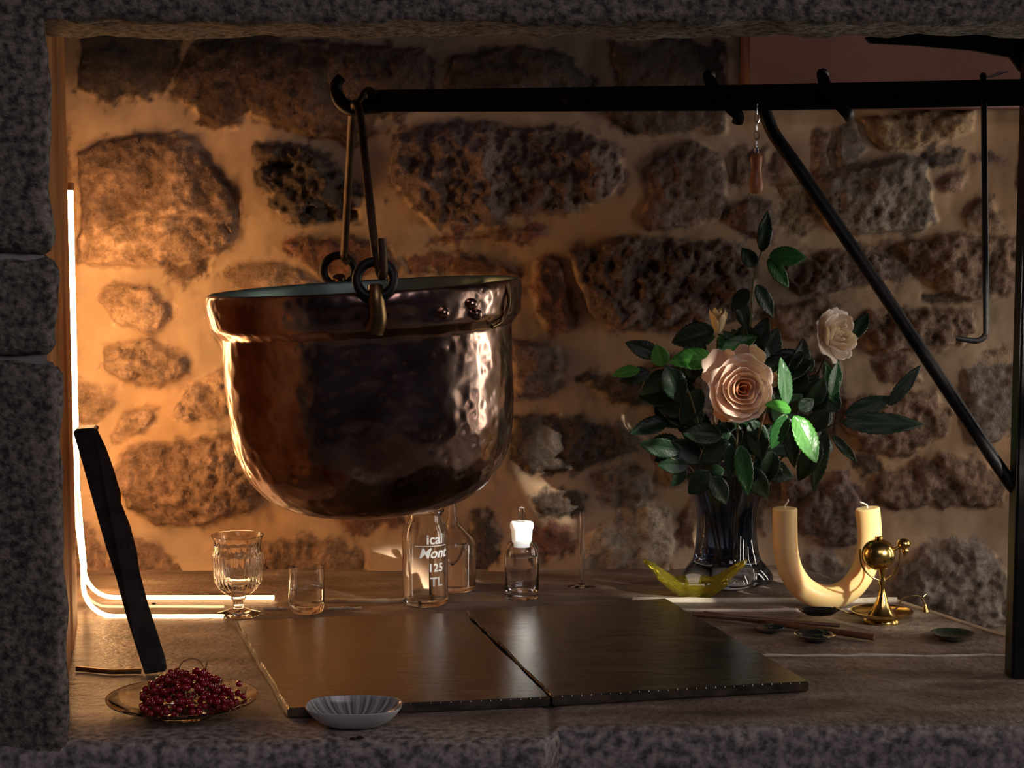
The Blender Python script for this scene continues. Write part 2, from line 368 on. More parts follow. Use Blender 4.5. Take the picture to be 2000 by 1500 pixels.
# outline in photo pixels on the wall plane, colour, bulge (m), roughness
STONES=[
([(155,50),(365,52),(350,110),(335,150),(290,190),(225,203),(190,195),(150,180)],DRK,.022,.7),  # top row: dark stones, darkened further for the shade up there
([(395,65),(530,70),(700,85),(840,95),(848,170),(800,215),(740,240),(690,290),(600,262),(525,232),(480,224),(468,252),(437,260),(400,240),(365,210),(336,190),(340,150),(370,100)],(0.05,0.022,0.017),.030,1.0),
([(885,98),(1000,92),(1100,105),(1150,165),(1120,205),(900,205),(870,165)],(0.045,0.028,0.026),.022,.8),
([(1180,80),(1420,80),(1428,160),(1410,255),(1290,268),(1240,255),(1175,222),(1205,165)],(0.045,0.030,0.028),.024,.8),
([(155,300),(190,275),(250,265),(300,253),(340,247),(378,273),(420,335),(455,385),(470,425),(458,470),(425,497),(330,520),(155,520)],BRN,.030,1.0),
([(176,520),(178,465),(230,425),(340,422),(450,440),(458,470),(425,499),(330,523)],TAN,.040,1.0),
([(497,290),(504,280),(590,280),(648,305),(668,335),(700,365),(705,425),(650,425),(602,434),(578,420),(525,402),(532,378),(504,355)],DRK,.030,2.6),
([(548,470),(600,455),(690,460),(760,500),(780,538),(620,545),(595,512)],RED,.018,.8),
([(322,508),(420,505),(416,540),(368,555),(322,542)],BRN,.014,.8),
([(432,532),(470,510),(560,510),(600,535),(645,560),(600,580),(470,580)],TAN,.018,.6),
([(205,560),(297,560),(332,598),(320,642),(297,655),(238,637),(194,592)],TAN,.028,1.5),
([(203,680),(297,662),(370,694),(373,727),(315,755),(245,748),(204,719)],TAN,.030,1.8),
([(150,745),(215,760),(232,790),(200,822),(150,822)],TAN,.016,1.0),
([(245,805),(290,785),(317,797),(296,834),(245,873),(215,878),(222,832)],TAN,.022,1.2),
([(383,745),(440,718),(480,730),(490,820),(370,827),(341,805)],TAN,.020,1.4),
([(245,885),(315,865),(420,850),(470,862),(500,910),(540,965),(495,1000),(370,1024),(300,1022),(250,987),(226,930)],BRN,.034,1.6),
([(258,1046),(315,1070),(352,1097),(390,1148),(290,1155),(230,1150),(225,1090)],BRN,.020,1.0),
([(150,1010),(190,1030),(212,1080),(215,1140),(150,1145)],BRN,.016,1.0),
([(520,1059),(560,1051),(600,1038),(660,1053),(712,1075),(724,1115),(685,1143),(640,1145),(570,1135),(523,1097)],BRN,.014,.9),
([(650,1010),(790,998),(795,1030),(700,1047)],RED,.010,.6),
([(930,990),(960,1000),(984,1030),(984,1100),(930,1106)],DRK,.016,.6),
([(1040,966),(1072,952),(1132,956),(1146,966),(1132,992),(1100,1012),(1070,1012),(1044,990)],DRK,.020,1.8),
([(1000,815),(1090,809),(1230,834),(1268,857),(1197,904),(1125,922),(1037,919),(1000,894)],DRK,.026,1.0),
([(1005,668),(1085,670),(1100,717),(1085,768),(1008,772)],PUR,.022,.9),
([(1050,505),(1085,503),(1127,620),(1114,652),(1065,650),(1048,615),(1038,570)],RED,.016,.7),
([(1108,490),(1180,473),(1250,460),(1340,470),(1420,475),(1460,500),(1477,560),(1472,622),(1400,642),(1300,642),(1200,652),(1150,612),(1123,550)],PUR,.030,1.6),
([(1130,742),(1160,728),(1260,743),(1284,790),(1230,802),(1160,767)],DRK,.018,1.0),
([(775,255),(845,239),(915,241),(1090,243),(1160,255),(1214,297),(1225,350),(1178,397),(1125,422),(1055,415),(985,443),(845,447),(794,402),(763,343),(766,297)],PUR,.034,1.9),
([(918,465),(1000,449),(1067,444),(1062,461),(990,477)],RED,.008,.5),
([(828,480),(900,453),(892,480)],RED,.008,.5),
([(780,505),(880,495),(1000,510),(1022,535),(800,537)],RED,.010,.5),
([(1262,330),(1300,288),(1370,278),(1412,310),(1420,380),(1412,437),(1330,447),(1273,452),(1258,420),(1270,370)],PUR,.022,.9),
([(1428,290),(1455,278),(1495,285),(1505,350),(1468,366),(1428,362)],BRN,.014,.7),
([(1426,410),(1465,393),(1500,400),(1517,440),(1492,474),(1450,462),(1428,440)],PUR,.022,.8),
([(1507,298),(1530,298),(1527,352),(1505,352)],RED,.008,.5),
([(1585,260),(1615,260),(1617,345),(1588,342)],BRN,.010,.6),
([(1625,245),(1667,236),(1694,290),(1667,317),(1628,327)],GRY,.014,.7),
([(1678,226),(1790,215),(1902,215),(1904,262),(1825,289),(1737,292),(1690,273)],OCH,.024,1.2),
([(1632,329),(1720,309),(1772,306),(1806,315),(1818,367),(1837,427),(1804,450),(1720,454),(1615,452),(1588,410),(1598,350)],GRY,.028,1.1),
([(1795,300),(1874,298),(1869,318),(1825,328),(1800,315)],DRK,.006,.5),
([(1893,300),(1967,305),(1962,319),(1898,316)],PUR,.006,.5),
([(1833,350),(1860,331),(1890,331),(1882,366),(1837,373)],BRN,.008,.6),
([(1883,420),(1912,390),(1939,390),(1964,439),(1930,452),(1893,443)],BRN,.010,.6),
([(1748,475),(1830,456),(1995,460),(1995,580),(1900,592),(1820,562),(1768,522)],BRN,.024,1.2),
([(1520,365),(1580,353),(1602,400),(1602,442),(1560,462),(1518,442)],OCH,.012,.7),
([(1666,465),(1743,470),(1736,488),(1676,485)],BRN,.006,.5),
([(1545,500),(1690,478),(1767,520),(1757,552),(1690,568),(1560,572),(1518,540)],PUR,.022,1.3),
([(1508,598),(1600,578),(1645,598),(1652,640),(1580,677),(1513,657)],BRN,.016,.8),
([(1795,570),(1860,575),(1876,588),(1825,597),(1795,584)],DRK,.006,.4),
([(1700,605),(1818,596),(1904,605),(1914,649),(1877,677),(1790,691),(1702,691),(1678,650)],BRN,.026,1.5),
([(1923,690),(1960,680),(1977,690),(1945,705)],BRN,.006,.4),
([(1879,724),(1990,715),(2050,740),(2050,840),(1990,852),(1912,869),(1886,815)],GRY,.014,.6),
([(1650,780),(1825,760),(1864,800),(1857,852),(1790,887),(1685,887),(1641,832)],BRN,.026,1.2),
([(1676,902),(1720,897),(1726,916),(1692,929)],DRK,.010,.5),
([(1706,920),(1825,886),(1930,900),(1977,937),(1967,992),(1755,992),(1711,965)],BRN,.024,1.2),
([(1520,933),(1650,918),(1692,980),(1682,1062),(1600,1067),(1538,1020)],PUR,.024,1.5),
([(1740,1098),(1800,1058),(1870,1048),(1940,1078),(1977,1130),(1972,1212),(1905,1250),(1780,1210),(1738,1152)],GRY,.030,1.5),
([(1568,1075),(1640,1088),(1682,1130),(1580,1152)],GRY,.012,.8),
([(1150,918),(1250,908),(1272,960),(1240,1012),(1168,992)],GRY,.014,.8),
([(1138,1050),(1200,1000),(1320,985),(1322,1060),(1300,1110),(1150,1115)],LGT,.014,.9),
([(1330,1000),(1355,968),(1362,1080),(1333,1055)],RED,.008,.5),
([(1285,700),(1450,688),(1482,800),(1300,822)],PUR,.020,1.0),
([(1490,700),(1640,688),(1645,760),(1630,850),(1500,862)],PUR,.020,1.0),
([(1270,878),(1420,868),(1432,932),(1298,952)],BRN,.016,.8),
([(1038,1040),(1080,1018),(1132,1040),(1122,1082),(1058,1092)],RED,.012,.7),
([(1695,697),(1780,700),(1802,745),(1718,752)],BRN,.014,.8),
([(1440,940),(1505,945),(1500,1050),(1450,1040)],BRN,.012,.8),
([(1990,60),(2100,60),(2100,200),(1995,210)],GRY,.012,.8),([(2010,880),(2160,870),(2180,1050),(2030,1080),(2000,980)],GRY,.02,1.),
([(2015,240),(2200,230),(2230,400),(2080,430),(2000,380)],BRN,.02,1.),([(2040,1110),(2250,1120),(2240,1300),(2060,1290)],GRY,.02,1.),
([(60,560),(130,550),(138,700),(40,720)],BRN,.02,1.),([(20,900),(120,880),(135,1060),(30,1080)],BRN,.02,1.),
([(30,250),(135,240),(130,420),(20,440)],BRN,.02,1.),([(1750,1270),(1980,1290),(1960,1420),(1740,1410)],GRY,.02,1.),
([(2100,480),(2300,470),(2320,640),(2110,660)],BRN,.02,1.),([(400,-80),(620,-90),(640,30),(420,35)],PUR,.02,1.),
([(900,-90),(1200,-80),(1190,50),(910,50)],PUR,.02,1.),([(700,-60),(850,-60),(850,50),(690,40)],RED,.02,1.),
([(1300,-90),(1600,-80),(1590,50),(1310,40)],PUR,.02,1.),([(150,-70),(350,-80),(360,20),(160,25)],DRK,.02,1.),
]
def build_wall():
    X0,X1,Z0,Z1=-0.95,1.30,-0.52,1.42; dx=0.0033
    nx=int((X1-X0)/dx)+1; nz=int((Z1-Z0)/dx)+1
    xs=np.linspace(X0,X1,nx); zs=np.linspace(Z0,Z1,nz)
    X,Z=np.meshgrid(xs,zs)                     # shape nz,nx
    wx=X+0.012*fbm(X,Z,14,3,3)+0.004*fbm(X,Z,70,5,2); wz=Z+0.012*fbm(X,Z,14,9,3)+0.004*fbm(X,Z,70,15,2)
    H=0.010*fbm(X,Z,5,21,3)+0.0022*fbm(X,Z,38,31,2)
    mort=np.array((0.40,0.28,0.18))
    C=np.ones(X.shape+(3,))*mort
    C*= (1+0.30*fbm(X,Z,7,41,4))[...,None]
    och=np.clip(fbm(X,Z,5,51,3)*2.2,0,1)[...,None]
    C=C*(1-och*0.45)+np.array((0.42,0.22,0.09))*och*0.45
    R=np.zeros(X.shape)
    fine=fbm(X,Z,60,61,4,0.6); mid=fbm(X,Z,22,71,4,0.6); big=fbm(X,Z,9,81,3)
    for si,(poly,col,bulge,rg) in enumerate(STONES):
        P=[W(px,py,WALL_Y) for px,py in poly]; px=np.array([p.x for p in P]); pz=np.array([p.z for p in P])
        mg=0.03
        ix0=max(0,int((px.min()-mg-X0)/dx)); ix1=min(nx,int((px.max()+mg-X0)/dx)+2)
        iz0=max(0,int((pz.min()-mg-Z0)/dx)); iz1=min(nz,int((pz.max()+mg-Z0)/dx)+2)
        if ix1<=ix0 or iz1<=iz0: continue
        sl=(slice(iz0,iz1),slice(ix0,ix1)); qx=wx[sl]; qz=wz[sl]
        D=np.full(qx.shape,9.0); inside=np.zeros(qx.shape,bool); n=len(px)
        for i in range(n):
            ax,az,bx,bz=px[i],pz[i],px[(i+1)%n],pz[(i+1)%n]
            ex,ez=bx-ax,bz-az; t=np.clip(((qx-ax)*ex+(qz-az)*ez)/(ex*ex+ez*ez+1e-12),0,1)
            D=np.minimum(D,np.hypot(qx-ax-t*ex,qz-az-t*ez))
            c=((az>qz)!=(bz>qz))&(qx<(bx-ax)*(qz-az)/(bz-az+1e-12)+ax); inside^=c
        sd=np.where(inside,D,-D)+0.0035
        e=np.clip(sd/0.010,0,1); e=e*e*(3-2*e)
        dome=np.clip(sd/0.05,0,1); dome=np.sqrt(dome)
        f=np.random.default_rng(si).uniform(0.8,1.2)
        h=-0.004+bulge*(0.45*e+0.75*dome)+rg*e*(0.0105*mid[sl]+0.0065*fine[sl])+0.010*big[sl]
        if rg>2:                                  # jagged broken face
            h+=e*0.012*np.abs(vnoise(X[sl]*0.6+Z[sl]*0.5,Z[sl]*2.2,40,99))-e*0.02*(vnoise(X[sl]*0.5+Z[sl],Z[sl]*2,30,7)>0.12)
        H[sl]=np.where(sd>0,H[sl]*(1-e)+h*e,H[sl])
        cc=np.array(col)*f*(1+0.75*mid[sl][...,None]*np.array((1,1.1,1.2)))
        lich=np.clip(fbm(X[sl],Z[sl],26,200+si,3)*2.6-0.35,0,1)[...,None]*0.55
        cc=cc*(1-lich)+np.array(col)*1.9*lich
        em=np.clip((sd+0.003+0.016*fine[sl]+0.010*mid[sl])/0.011,0,1)[...,None]
        cc=cc*.86+C[sl]*.14
        C[sl]=C[sl]*(1-em)+cc*em; R[sl]=np.maximum(R[sl],em[...,0])
    # mortar is washed in a slope at the foot of the wall
    foot=np.clip((0.055-Z)/0.055,0,1)*np.clip((0.45-X)/0.2,0,1)*(Z>-0.02)
    H+=0.045*foot**2*(1-0.4*R)
    # shade at the top painted into the upper courses, with a ragged edge
    top_shade=np.clip((Z+0.10*fbm(X,Z,6,301,4)-0.745)/0.07,0,1); top_shade=top_shade*top_shade*(3-2*top_shade)
    C*=(1-0.62*top_shade)[...,None]
    H=np.clip(H,-0.02,0.06); C=np.clip(C,0.008,0.9)
    V=np.stack([X.ravel(),(WALL_Y-H).ravel(),Z.ravel()],1)
    me=bpy.data.meshes.new('wall'); me.vertices.add(nx*nz); me.vertices.foreach_set('co',V.ravel())
    i=np.arange(nz-1)[:,None]*nx+np.arange(nx-1)[None,:]
    q=np.stack([i,i+1,i+nx+1,i+nx],-1).reshape(-1,4)
    me.loops.add(q.size); me.loops.foreach_set('vertex_index',q.ravel().astype(np.int32))
    me.polygons.add(len(q)); me.polygons.foreach_set('loop_start',np.arange(0,q.size,4,dtype=np.int32))
    me.update(calc_edges=True)
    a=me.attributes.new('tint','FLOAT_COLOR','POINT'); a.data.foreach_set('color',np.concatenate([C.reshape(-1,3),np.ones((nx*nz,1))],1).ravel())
    a=me.attributes.new('rock','FLOAT','POINT'); a.data.foreach_set('value',R.ravel())
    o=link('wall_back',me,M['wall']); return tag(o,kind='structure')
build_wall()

# ------------------------------------------------------------------ granite blocks
def rough_block(x0,x1,y0,y1,z0,z1,rad=0.012,amp=0.006,step=0.012,seed=0,splay=0):
    def grid(n0,n1): return max(2,int((n1-n0)/step))
    bm=bmesh.new()
    nx,ny,nz=grid(x0,x1),grid(y0,y1),grid(z0,z1)
    cache={}
    def vert(i,j,k):
        key=(i,j,k)
        if key in cache: return cache[key]
        p=Vector((x0+(x1-x0)*i/nx,y0+(y1-y0)*j/ny,z0+(z1-z0)*k/nz))
        q=Vector((min(max(p.x,x0+rad),x1-rad),min(max(p.y,y0+rad),y1-rad),min(max(p.z,z0+rad),z1-rad)))
        d=(p-q)
        if d.length>1e-6: n=d.normalized(); p=q+n*rad
        else: n=Vector((0,0,0))
        s=p*16+Vector((seed,seed*2,0)); a=mnoise.fractal(s,0.9,2.1,5)*amp
        v=bm.verts.new(p+n*a); cache[key]=v; return v
    def face(*k): bm.faces.new([vert(*c) for c in k])
    for i in range(nx):
        for k in range(nz):
            for j in (0,ny): face((i,j,k),(i+1,j,k),(i+1,j,k+1),(i,j,k+1))
    for j in range(ny):
        for k in range(nz):
            for i in (0,nx): face((i,j,k),(i,j+1,k),(i,j+1,k+1),(i,j,k+1))
    for i in range(nx):
        for j in range(ny):
            for k in (0,nz): face((i,j,k),(i+1,j,k),(i+1,j+1,k),(i,j+1,k))
    bmesh.ops.recalc_face_normals(bm,faces=bm.faces)
    if splay:
        for v in bm.verts: v.co.x-=max(0,v.co.y-y0)*splay
    me=bpy.data.meshes.new('blk'); bm.to_mesh(me); bm.free(); return me
z1=W(50,500,2.02).z; z2=W(50,705,2.02).z; zl=W(50,44,2.02).z
jamb=rough_block(-0.80,-0.500,2.02,2.20,z1+.003,0.86,rad=.016,seed=1,splay=.36)
o=tag(link('wall_left',jamb,M['granite']),kind='structure')
link('jamb_stone',rough_block(-0.80,-0.496,2.018,2.20,z2+.003,z1-.003,rad=.016,seed=5,splay=.36),M['granite'],o)
link('jamb_stone',rough_block(-0.80,-0.494,2.015,2.20,-0.5,z2-.003,rad=.016,seed=9,splay=.36),M['granite'],o)
link('joint',prism([Vector((-0.79,2.03,-.49)),Vector((-.514,2.03,-.49)),Vector((-.572,2.19,-.49)),Vector((-.79,2.19,-.49))],(0,0,1.34)),M['joint'],o)
link('cheek_wall',box(-0.90,-0.775,2.15,3.04,-0.5,1.4),M['granite'],o)
tag(link('trim_1',rough_block(-0.86,1.20,2.02,2.205,zl,zl+0.28,rad=.012,amp=.007,seed=13),M['granite']),kind='structure')

# hearth: one profile swept along X, its rear right corner cut off
def build_hearth():
    A=G(1760,1172); B=G(1990,1247); sl=(B.y-A.y)/(B.x-A.x)
    X0,X1=-0.95,1.25; n=430; xs=np.linspace(X0,X1,n)
    V=[];F=[];FR=[]
    nt=110; nf=40
    for x in xs:
        yr=min(3.06,max(2.2,A.y+sl*(x-A.x)))
        s=min(max((x-0.035)/0.02,0),1); yf=2.015*(1-s)+2.075*s
        kink=math.exp(-((x-0.045)/0.006)**2)*0.004
        prof=[(yr+0.004,-0.5,0.6),(yr+0.004,-0.02,0.6),(yr,-0.004,0.2)]
        for i in range(nt):
            t=i/(nt-1); prof.append((yr-0.004+(yf+0.016-yr+0.004)*t,0,0))
        for i in range(1,7):
            a=i/6*PI/2; prof.append((yf+0.016-0.016*math.sin(a),-0.016+0.016*math.cos(a),i/6))
        for i in range(1,nf): prof.append((yf,-0.016-0.484*i/(nf-1),1))
        for (y,z,f) in prof:
            nn=mnoise.fractal(Vector((x*14,y*14,z*14)),0.9,2.1,5)
            if f>=0.5 and y<2.2: y-=abs(nn)*0.012*f
            elif z>-0.01:
                dep=0.0016*abs(mnoise.fractal(Vector((x*5,y*30,0)),0.9,2.1,4))+kink*(y<2.2)
                z-=dep
            V.append((x,y,z)); FR.append(min(1,max(0,f+max(0,(2.13-y)/0.05)*0.55*(z>-.03))))
    m=len(prof)
    for i in range(n-1):
        for j in range(m-1): F.append((i*m+j,(i+1)*m+j,(i+1)*m+j+1,i*m+j+1))
    me=fix_normals(mesh(V,F)); a=me.attributes.new('front','FLOAT','POINT'); a.data.foreach_set('value',FR)
    o=link('floor',me,M['hearth']); return tag(o,kind='structure')
hearth=build_hearth()
tag(link('floor_1',box(-1.6,1.9,-1.0,3.2,-0.54,-0.50),M['granite']),kind='structure')
# raised ridges along the back of the hearth; lit look put into their pale colour
def ridge(pts,r=0.0045): return link('edge_ridge',tube(pts,r,8,flat=0.8),M['ridge'],hearth)
def lineG(x0,x1,y,n=14,z=0.001,wob=0.0008):
    return [G(x0+(x1-x0)*i/n,y,z)+Vector((0,random.uniform(-wob,wob),random.uniform(-wob,wob))) for i in range(n+1)]
def corner(y_line, x_end, up, r=0.05):
    """path of a glowing line that comes down the left side and turns along the back"""
    Yr=G(500,y_line).y; xl=(150-1000)/FPX*Yr
    P=[Vector((xl,Yr,r+up)),Vector((xl,Yr,r))]
    for i in range(1,7):
        a=PI+i/6*PI/2; P.append(Vector((xl+r+r*math.cos(a),Yr,0.001+r+r*math.sin(a))))
    n=10; xe=(x_end-1000)/FPX*Yr
    for i in range(1,n+1): P.append(Vector((xl+r+(xe-xl-r)*i/n,Yr+random.uniform(-.0008,.0008),0.001)))
    return P
ridge([p+Vector((0,.012,0)) for p in lineG(640,705,1192)],0.003)
ridge([p+Vector((0,.012,0)) for p in lineG(512,556,1192)],0.003)
ridge(lineG(560,800,1175),0.005)
ridge(lineG(1235,1752,1174),0.0055); ridge(lineG(1300,1772,1192),0.003); ridge([p-Vector((0,0,.0022)) for p in lineG(1380,1985,1279,20,wob=.0012)],0.0030)
ridge([G(1752,1174,.001),G(1830,1199,.0),G(1930,1232,.0),G(1992,1250,.0)],0.003)

# splayed timber cheek between jamb and wall, with grooves
def cheek():
    A=Vector((-0.525,2.06,0)); B=Vector(((125-1000)/FPX*2.62,2.62,0)); d=(B-A); nrm=Vector((d.y,-d.x,0)).normalized()
    if nrm.x<0: nrm=-nrm
    prof=[]
    for t,h in [(0,0),(.03,.006),(.30,.006),(.32,.001),(.36,.001),(.38,.007),(.62,.007),(.64,.002),(.68,.002),(.70,.009),(.97,.009),(1,.004)]:
        prof.append(A+d*t+nrm*h)
    prof+= [B-nrm*.02, A-nrm*.02]
    V=[];F=[];k=len(prof)
    for z in (-0.002,1.02):
        for p in prof: V.append((p.x,p.y,z))
    for i in range(k): F.append((i,(i+1)%k,k+(i+1)%k,k+i))
    F.append(tuple(range(k))); F.append(tuple(range(k,2*k)))
    return fix_normals(mesh(V,F))
tag(link('trim_2',cheek(),M['wood_trim'],smooth=False),kind='structure')
# smooth chimney board set into the wall, upper right
pz0=W(1500,212,2.99).z; pz1=W(1500,20,2.99).z; pxl=W(1452,100,2.99).x; pxr=W(2050,100,2.99).x
tag(link('trim_3',box(pxl,pxr,2.985,3.04,pz0,pz1,0.01,3),mat('red_plaster',(0.12,0.045,0.03),0.6,col2=(0.16,0.065,0.042),nscale=6,bump=0.2,bscale=20,bdist=.004)),kind='structure')

# ------------------------------------------------------------------ strip light behind the timber cheek
SL_Y=2.84
x=(142-1000)/FPX*SL_Y
ztop=W(142,372,SL_Y).z
r=0.045
pts=[Vector((x,SL_Y,ztop)),Vector((x,SL_Y,0.3)),Vector((x,SL_Y+.02,r+0.05))]
Yb=G(400,1172).y; xb=(152-1000)/FPX*Yb
P=[Vector((x,SL_Y,ztop-(ztop-0.16)*i/14)) for i in range(15)]
P+=[Vector(((x+xb)/2,(SL_Y+Yb)/2,0.10))]
for i in range(0,7):
    a=PI+i/6*PI/2; P.append(Vector((xb+r+r*math.cos(a),Yb,0.004+r+r*math.sin(a))))
xe=(528-1000)/FPX*Yb
for i in range(1,9): P.append(Vector((xb+r+(xe-xb-r)*i/8,Yb,0.004)))
dimglow=mat('hearth_glow_low',(1,.8,.5),.5,emit=(1,.58,.27),estr=7.0); dimglow2=mat('hearth_glow_faint',(1,.8,.5),.5,emit=(1,.58,.27),estr=1.6)  # hearth lines glow by themselves to stand in for lit streaks
strip=empty('strip_light',(x,SL_Y,0),'glowing warm white strip light standing behind the orange timber, with added glowing lines along the hearth','light')
link('tube',tube(P[:17],0.0042,8),M['strip'],strip)
link('tube',tube(P[15:],0.0034,8),dimglow,strip)  # added glowing hearth line, not part of the strip light
link('tube',tube([P[13],P[14]]+corner(1186,428,0.04,0.035),0.0018,8),dimglow2,strip)  # added faint hearth line, not part of the strip light
link('tube',tube([P[12],P[13]+Vector((-.002,-.03,0))]+corner(1206,428,0.03,0.045),0.0036,8),dimglow,strip)  # added glowing hearth line, not part of the strip light
link('cap',tube([Vector((x,SL_Y,ztop)),Vector((x,SL_Y,ztop+.012))],0.006,10),M['wood_trim'],strip)

# ------------------------------------------------------------------ slate plate in two pieces
def slab(poly,th,name,parent,seed):
    """polygon on the hearth with ragged edge"""
    pts=[]; n=len(poly); random.seed(seed)
    for i in range(n):
        a,b=poly[i],poly[(i+1)%n]; L_=(b-a).length; k=max(2,int(L_/0.012))
        d=(b-a).normalized(); nn=Vector((d.y,-d.x,0))
        for j in range(k):
            p=a+(b-a)*j/k; q=nn*(mnoise.noise(p*30)*0.0022)
            pts.append(Vector((p.x+q.x,p.y+q.y,0.0005)))
    me=prism(pts,(0,0,th),0.002); return link(name,me,M['slate'],parent,smooth=False)
pl=empty('stove_slab',G(1000,1300),'large dark cracked slate slab lying on the hearth under the cauldron','slab')
a=G(460,1212,.012);b=G(905,1196,.012);c=G(1075,1362,.012);d=G(562,1384,.012)
slab([a,b,c,d],0.012,'slab_half',pl,1)
b2=G(908,1193,.012);e=G(1300,1170,.012);f=G(1440,1250,.012);g=G(1580,1333,.012);c2=G(1079,1362,.012)
slab([b2,e,f,g,c2],0.013,'slab_half',pl,2)
# soot crumbs on the hearth
for i,(px,py) in enumerate([(703,1442),(690,1444),(300,1180)]):
    p=G(px,py); tag(link('soot_crumb',sphere(p+Vector((0,0,.001)),0.0035-.0005*i,8,6,(1.4,1,.5)),M['dirt']),
        ['dark crumb lying in front of the white oval dish','smaller dark crumb just left of the other one before the white dish','tiny dark crumb on the hearth left of the goblet'][i],'crumb')

# ------------------------------------------------------------------ copper cauldron with bail
CY=2.48
TILT=math.radians(3.2)
rimc=W(711,562,CY); 
pot=empty('copper_cauldron',rimc,'big hammered copper cauldron hanging from the iron crane bar','cauldron',rot=(0,-TILT,0))
def pot_prof():
    o=[]
    # outer, from rim down (r,z)
    o+= [(0.205,0.003),(0.2105,0.0),(0.2125,-0.012),(0.210,-0.030),(0.2075,-0.043),(0.200,-0.052),(0.1955,-0.060),(0.1945,-0.08),(0.1935,-0.12),(0.192,-0.16),(0.189,-0.195),(0.182,-0.225),(0.170,-0.250),(0.150,-0.273),(0.120,-0.291),(0.08,-0.302),(0.04,-0.306),(0.001,-0.307)]
    return o
PP=smooth_path([(r,0,z) for r,z in pot_prof()],4); prof=[(p.x,p.z) for p in PP]
def ham(a,z,r): return 1+0.010*mnoise.noise(Vector((math.cos(a)*5,math.sin(a)*5,z*22)))+0.004*mnoise.noise(Vector((math.cos(a)*16,math.sin(a)*16,z*60)))
me=lathe([(r,z) for r,z in prof],128,(0,0,0),ham)
# open the top: lathe() closes both ends; drop the top cap
bm=bmesh.new(); bm.from_mesh(me); bmesh.ops.delete(bm,geom=[f for f in bm.faces if len(f.verts)>8 and f.calc_center_median().z>-0.01],context='FACES'); bm.to_mesh(me); bm.free()
link('body',me,M['copper'],pot,world=False)
inner=[(0.206,0.003),(0.2035,0.0),(0.2015,-0.012),(0.1995,-0.03),(0.1955,-0.05),(0.1915,-0.065),(0.190,-0.16),(0.180,-0.22),(0.15,-0.268),(0.08,-0.298),(0.001,-0.303)]
PP=smooth_path([(r,0,z) for r,z in inner],3)
me=lathe([(p.x,p.z) for p in PP],96,(0,0,0))
bm=bmesh.new(); bm.from_mesh(me); bmesh.ops.delete(bm,geom=[f for f in bm.faces if len(f.verts)>8 and f.calc_center_median().z>-0.01],context='FACES'); bm.to_mesh(me); bm.free()
link('lining',me,M['tin'],pot,world=False)
# overlapping seam of the rim band and rivets
def on_rim(ang,z,r): return Vector((r*math.cos(ang),r*math.sin(ang),z))
ang0=math.radians(-25)
sm=[on_rim(ang0,-0.002,0.2135),on_rim(ang0-.01,-0.02,0.2155),on_rim(ang0-.015,-0.035,0.2125),on_rim(ang0-.05,-0.05,0.2055),on_rim(ang0-.14,-0.055,0.203)]
link('rim_seam',tube(smooth_path(sm,5),0.0028,8),M['bronze'],pot,world=False)
for ang,z in ((-58,-.03),(-46,-.022),(-44,-.036)):
    p=on_rim(math.radians(ang),z,0.2125); link('rivet',sphere(p,0.0075,14,10,(1,1,1)),M['copper'],pot,world=False)
# ears (lugs) front and back
for side,px in ((-1,735),(1,663)):
    Y=CY+side*0.214; X=(px-1000)/FPX*(Y)-rimc.x
    p=Vector((X,side*0.212,0.0))
    lug=joined(tube(smooth_path([p+Vector((-.006,side*.002,-.045)),p+Vector((0,side*.006,-.03)),p+Vector((0,side*.008,-.006)),p+Vector((0,side*.002,.010))],6),[.013,.009],12),
               sphere(p+Vector((0.002,side*.008,-.030)),.008,14,10))
    lg=link('lug',lug,M['bronze'],pot,world=False)
    rc=p+Vector((0,side*.004,.018)); R=.0225 if side<0 else .0225
    tilt=0.25 if side<0 else -0.15
    ringp=[rc+Vector((R*math.cos(t),R*math.sin(t)*math.sin(tilt)*0.6,R*math.sin(t)*math.cos(tilt))) for t in [2*PI*i/36 for i in range(36)]]
    link('ring',tube(ringp,.0062,10,closed=True),M['iron'],lg,world=False)
# bail: a bent rod going over the crane hook
hookp=W(693,206,CY-.01)
tf=W(741,532,CY-.216); tb=W(671,507,CY+.205)
bl=[tb+Vector((.006,0,-.004)),tb+Vector((0,.003,.004)),W(674,470,CY+.185),W(682,330,CY+.10),W(688,225,CY+.02),W(694,202,CY-.005),W(703,222,CY-.03),W(712,300,CY-.085),W(728,450,CY-.19),tf+Vector((-.002,0,.010)),tf+Vector((.003,-.004,-.004)),tf+Vector((.006,-.014,.006)),tf+Vector((.004,-.014,.042))]
b_=tube(smooth_path(bl,6),0.0056,10)
link('bail',b_,M['rust'],pot)

# ------------------------------------------------------------------ iron crane
def bary(px): return 2.49+(px-700)*(2.31-2.49)/1300
crane=empty('fireplace_crane',G(1997,1325),'black wrought iron fireplace crane with flat bar and diagonal brace','crane')
bar=[]
top=[(715,176),(1100,170),(1400,166),(1700,160),(2100,152)]; bot=[(2100,204),(1700,212),(1400,216),(1100,217),(740,218),(722,206)]
poly=[W(px,py,bary(px)) for px,py in top+bot]
link('bar',prism(poly,(0,0.014,0),.0015),M['iron'],crane,smooth=False)
scroll=[W(px,py,bary(700)+.004) for px,py in [(745,205),(715,208),(690,212),(670,203),(658,185),(657,165),(668,150)]]
link('end_hook',tube(smooth_path(scroll,6),[.012,.007],12),M['iron'],crane)
link('end_hook',tube(smooth_path([W(px,py,bary(700)-.012) for px,py in [(735,185),(722,175),(712,180),(706,192),(700,200)]],6),.004,8),M['rust'],crane)
px0=W(1986,700,2.31).x
link('post',box(px0,px0+.036,2.295,2.331,-0.002,0.83,.003),M['iron'],crane)
up=[(1690,72),(1750,66),(2100,60),(2100,150),(1995,140),(1975,112),(1900,98),(1780,88),(1700,84)]
link('top_strap',prism([W(a,b,2.33) for a,b in up],(0,.012,0),.001),M['iron'],crane,smooth=False)
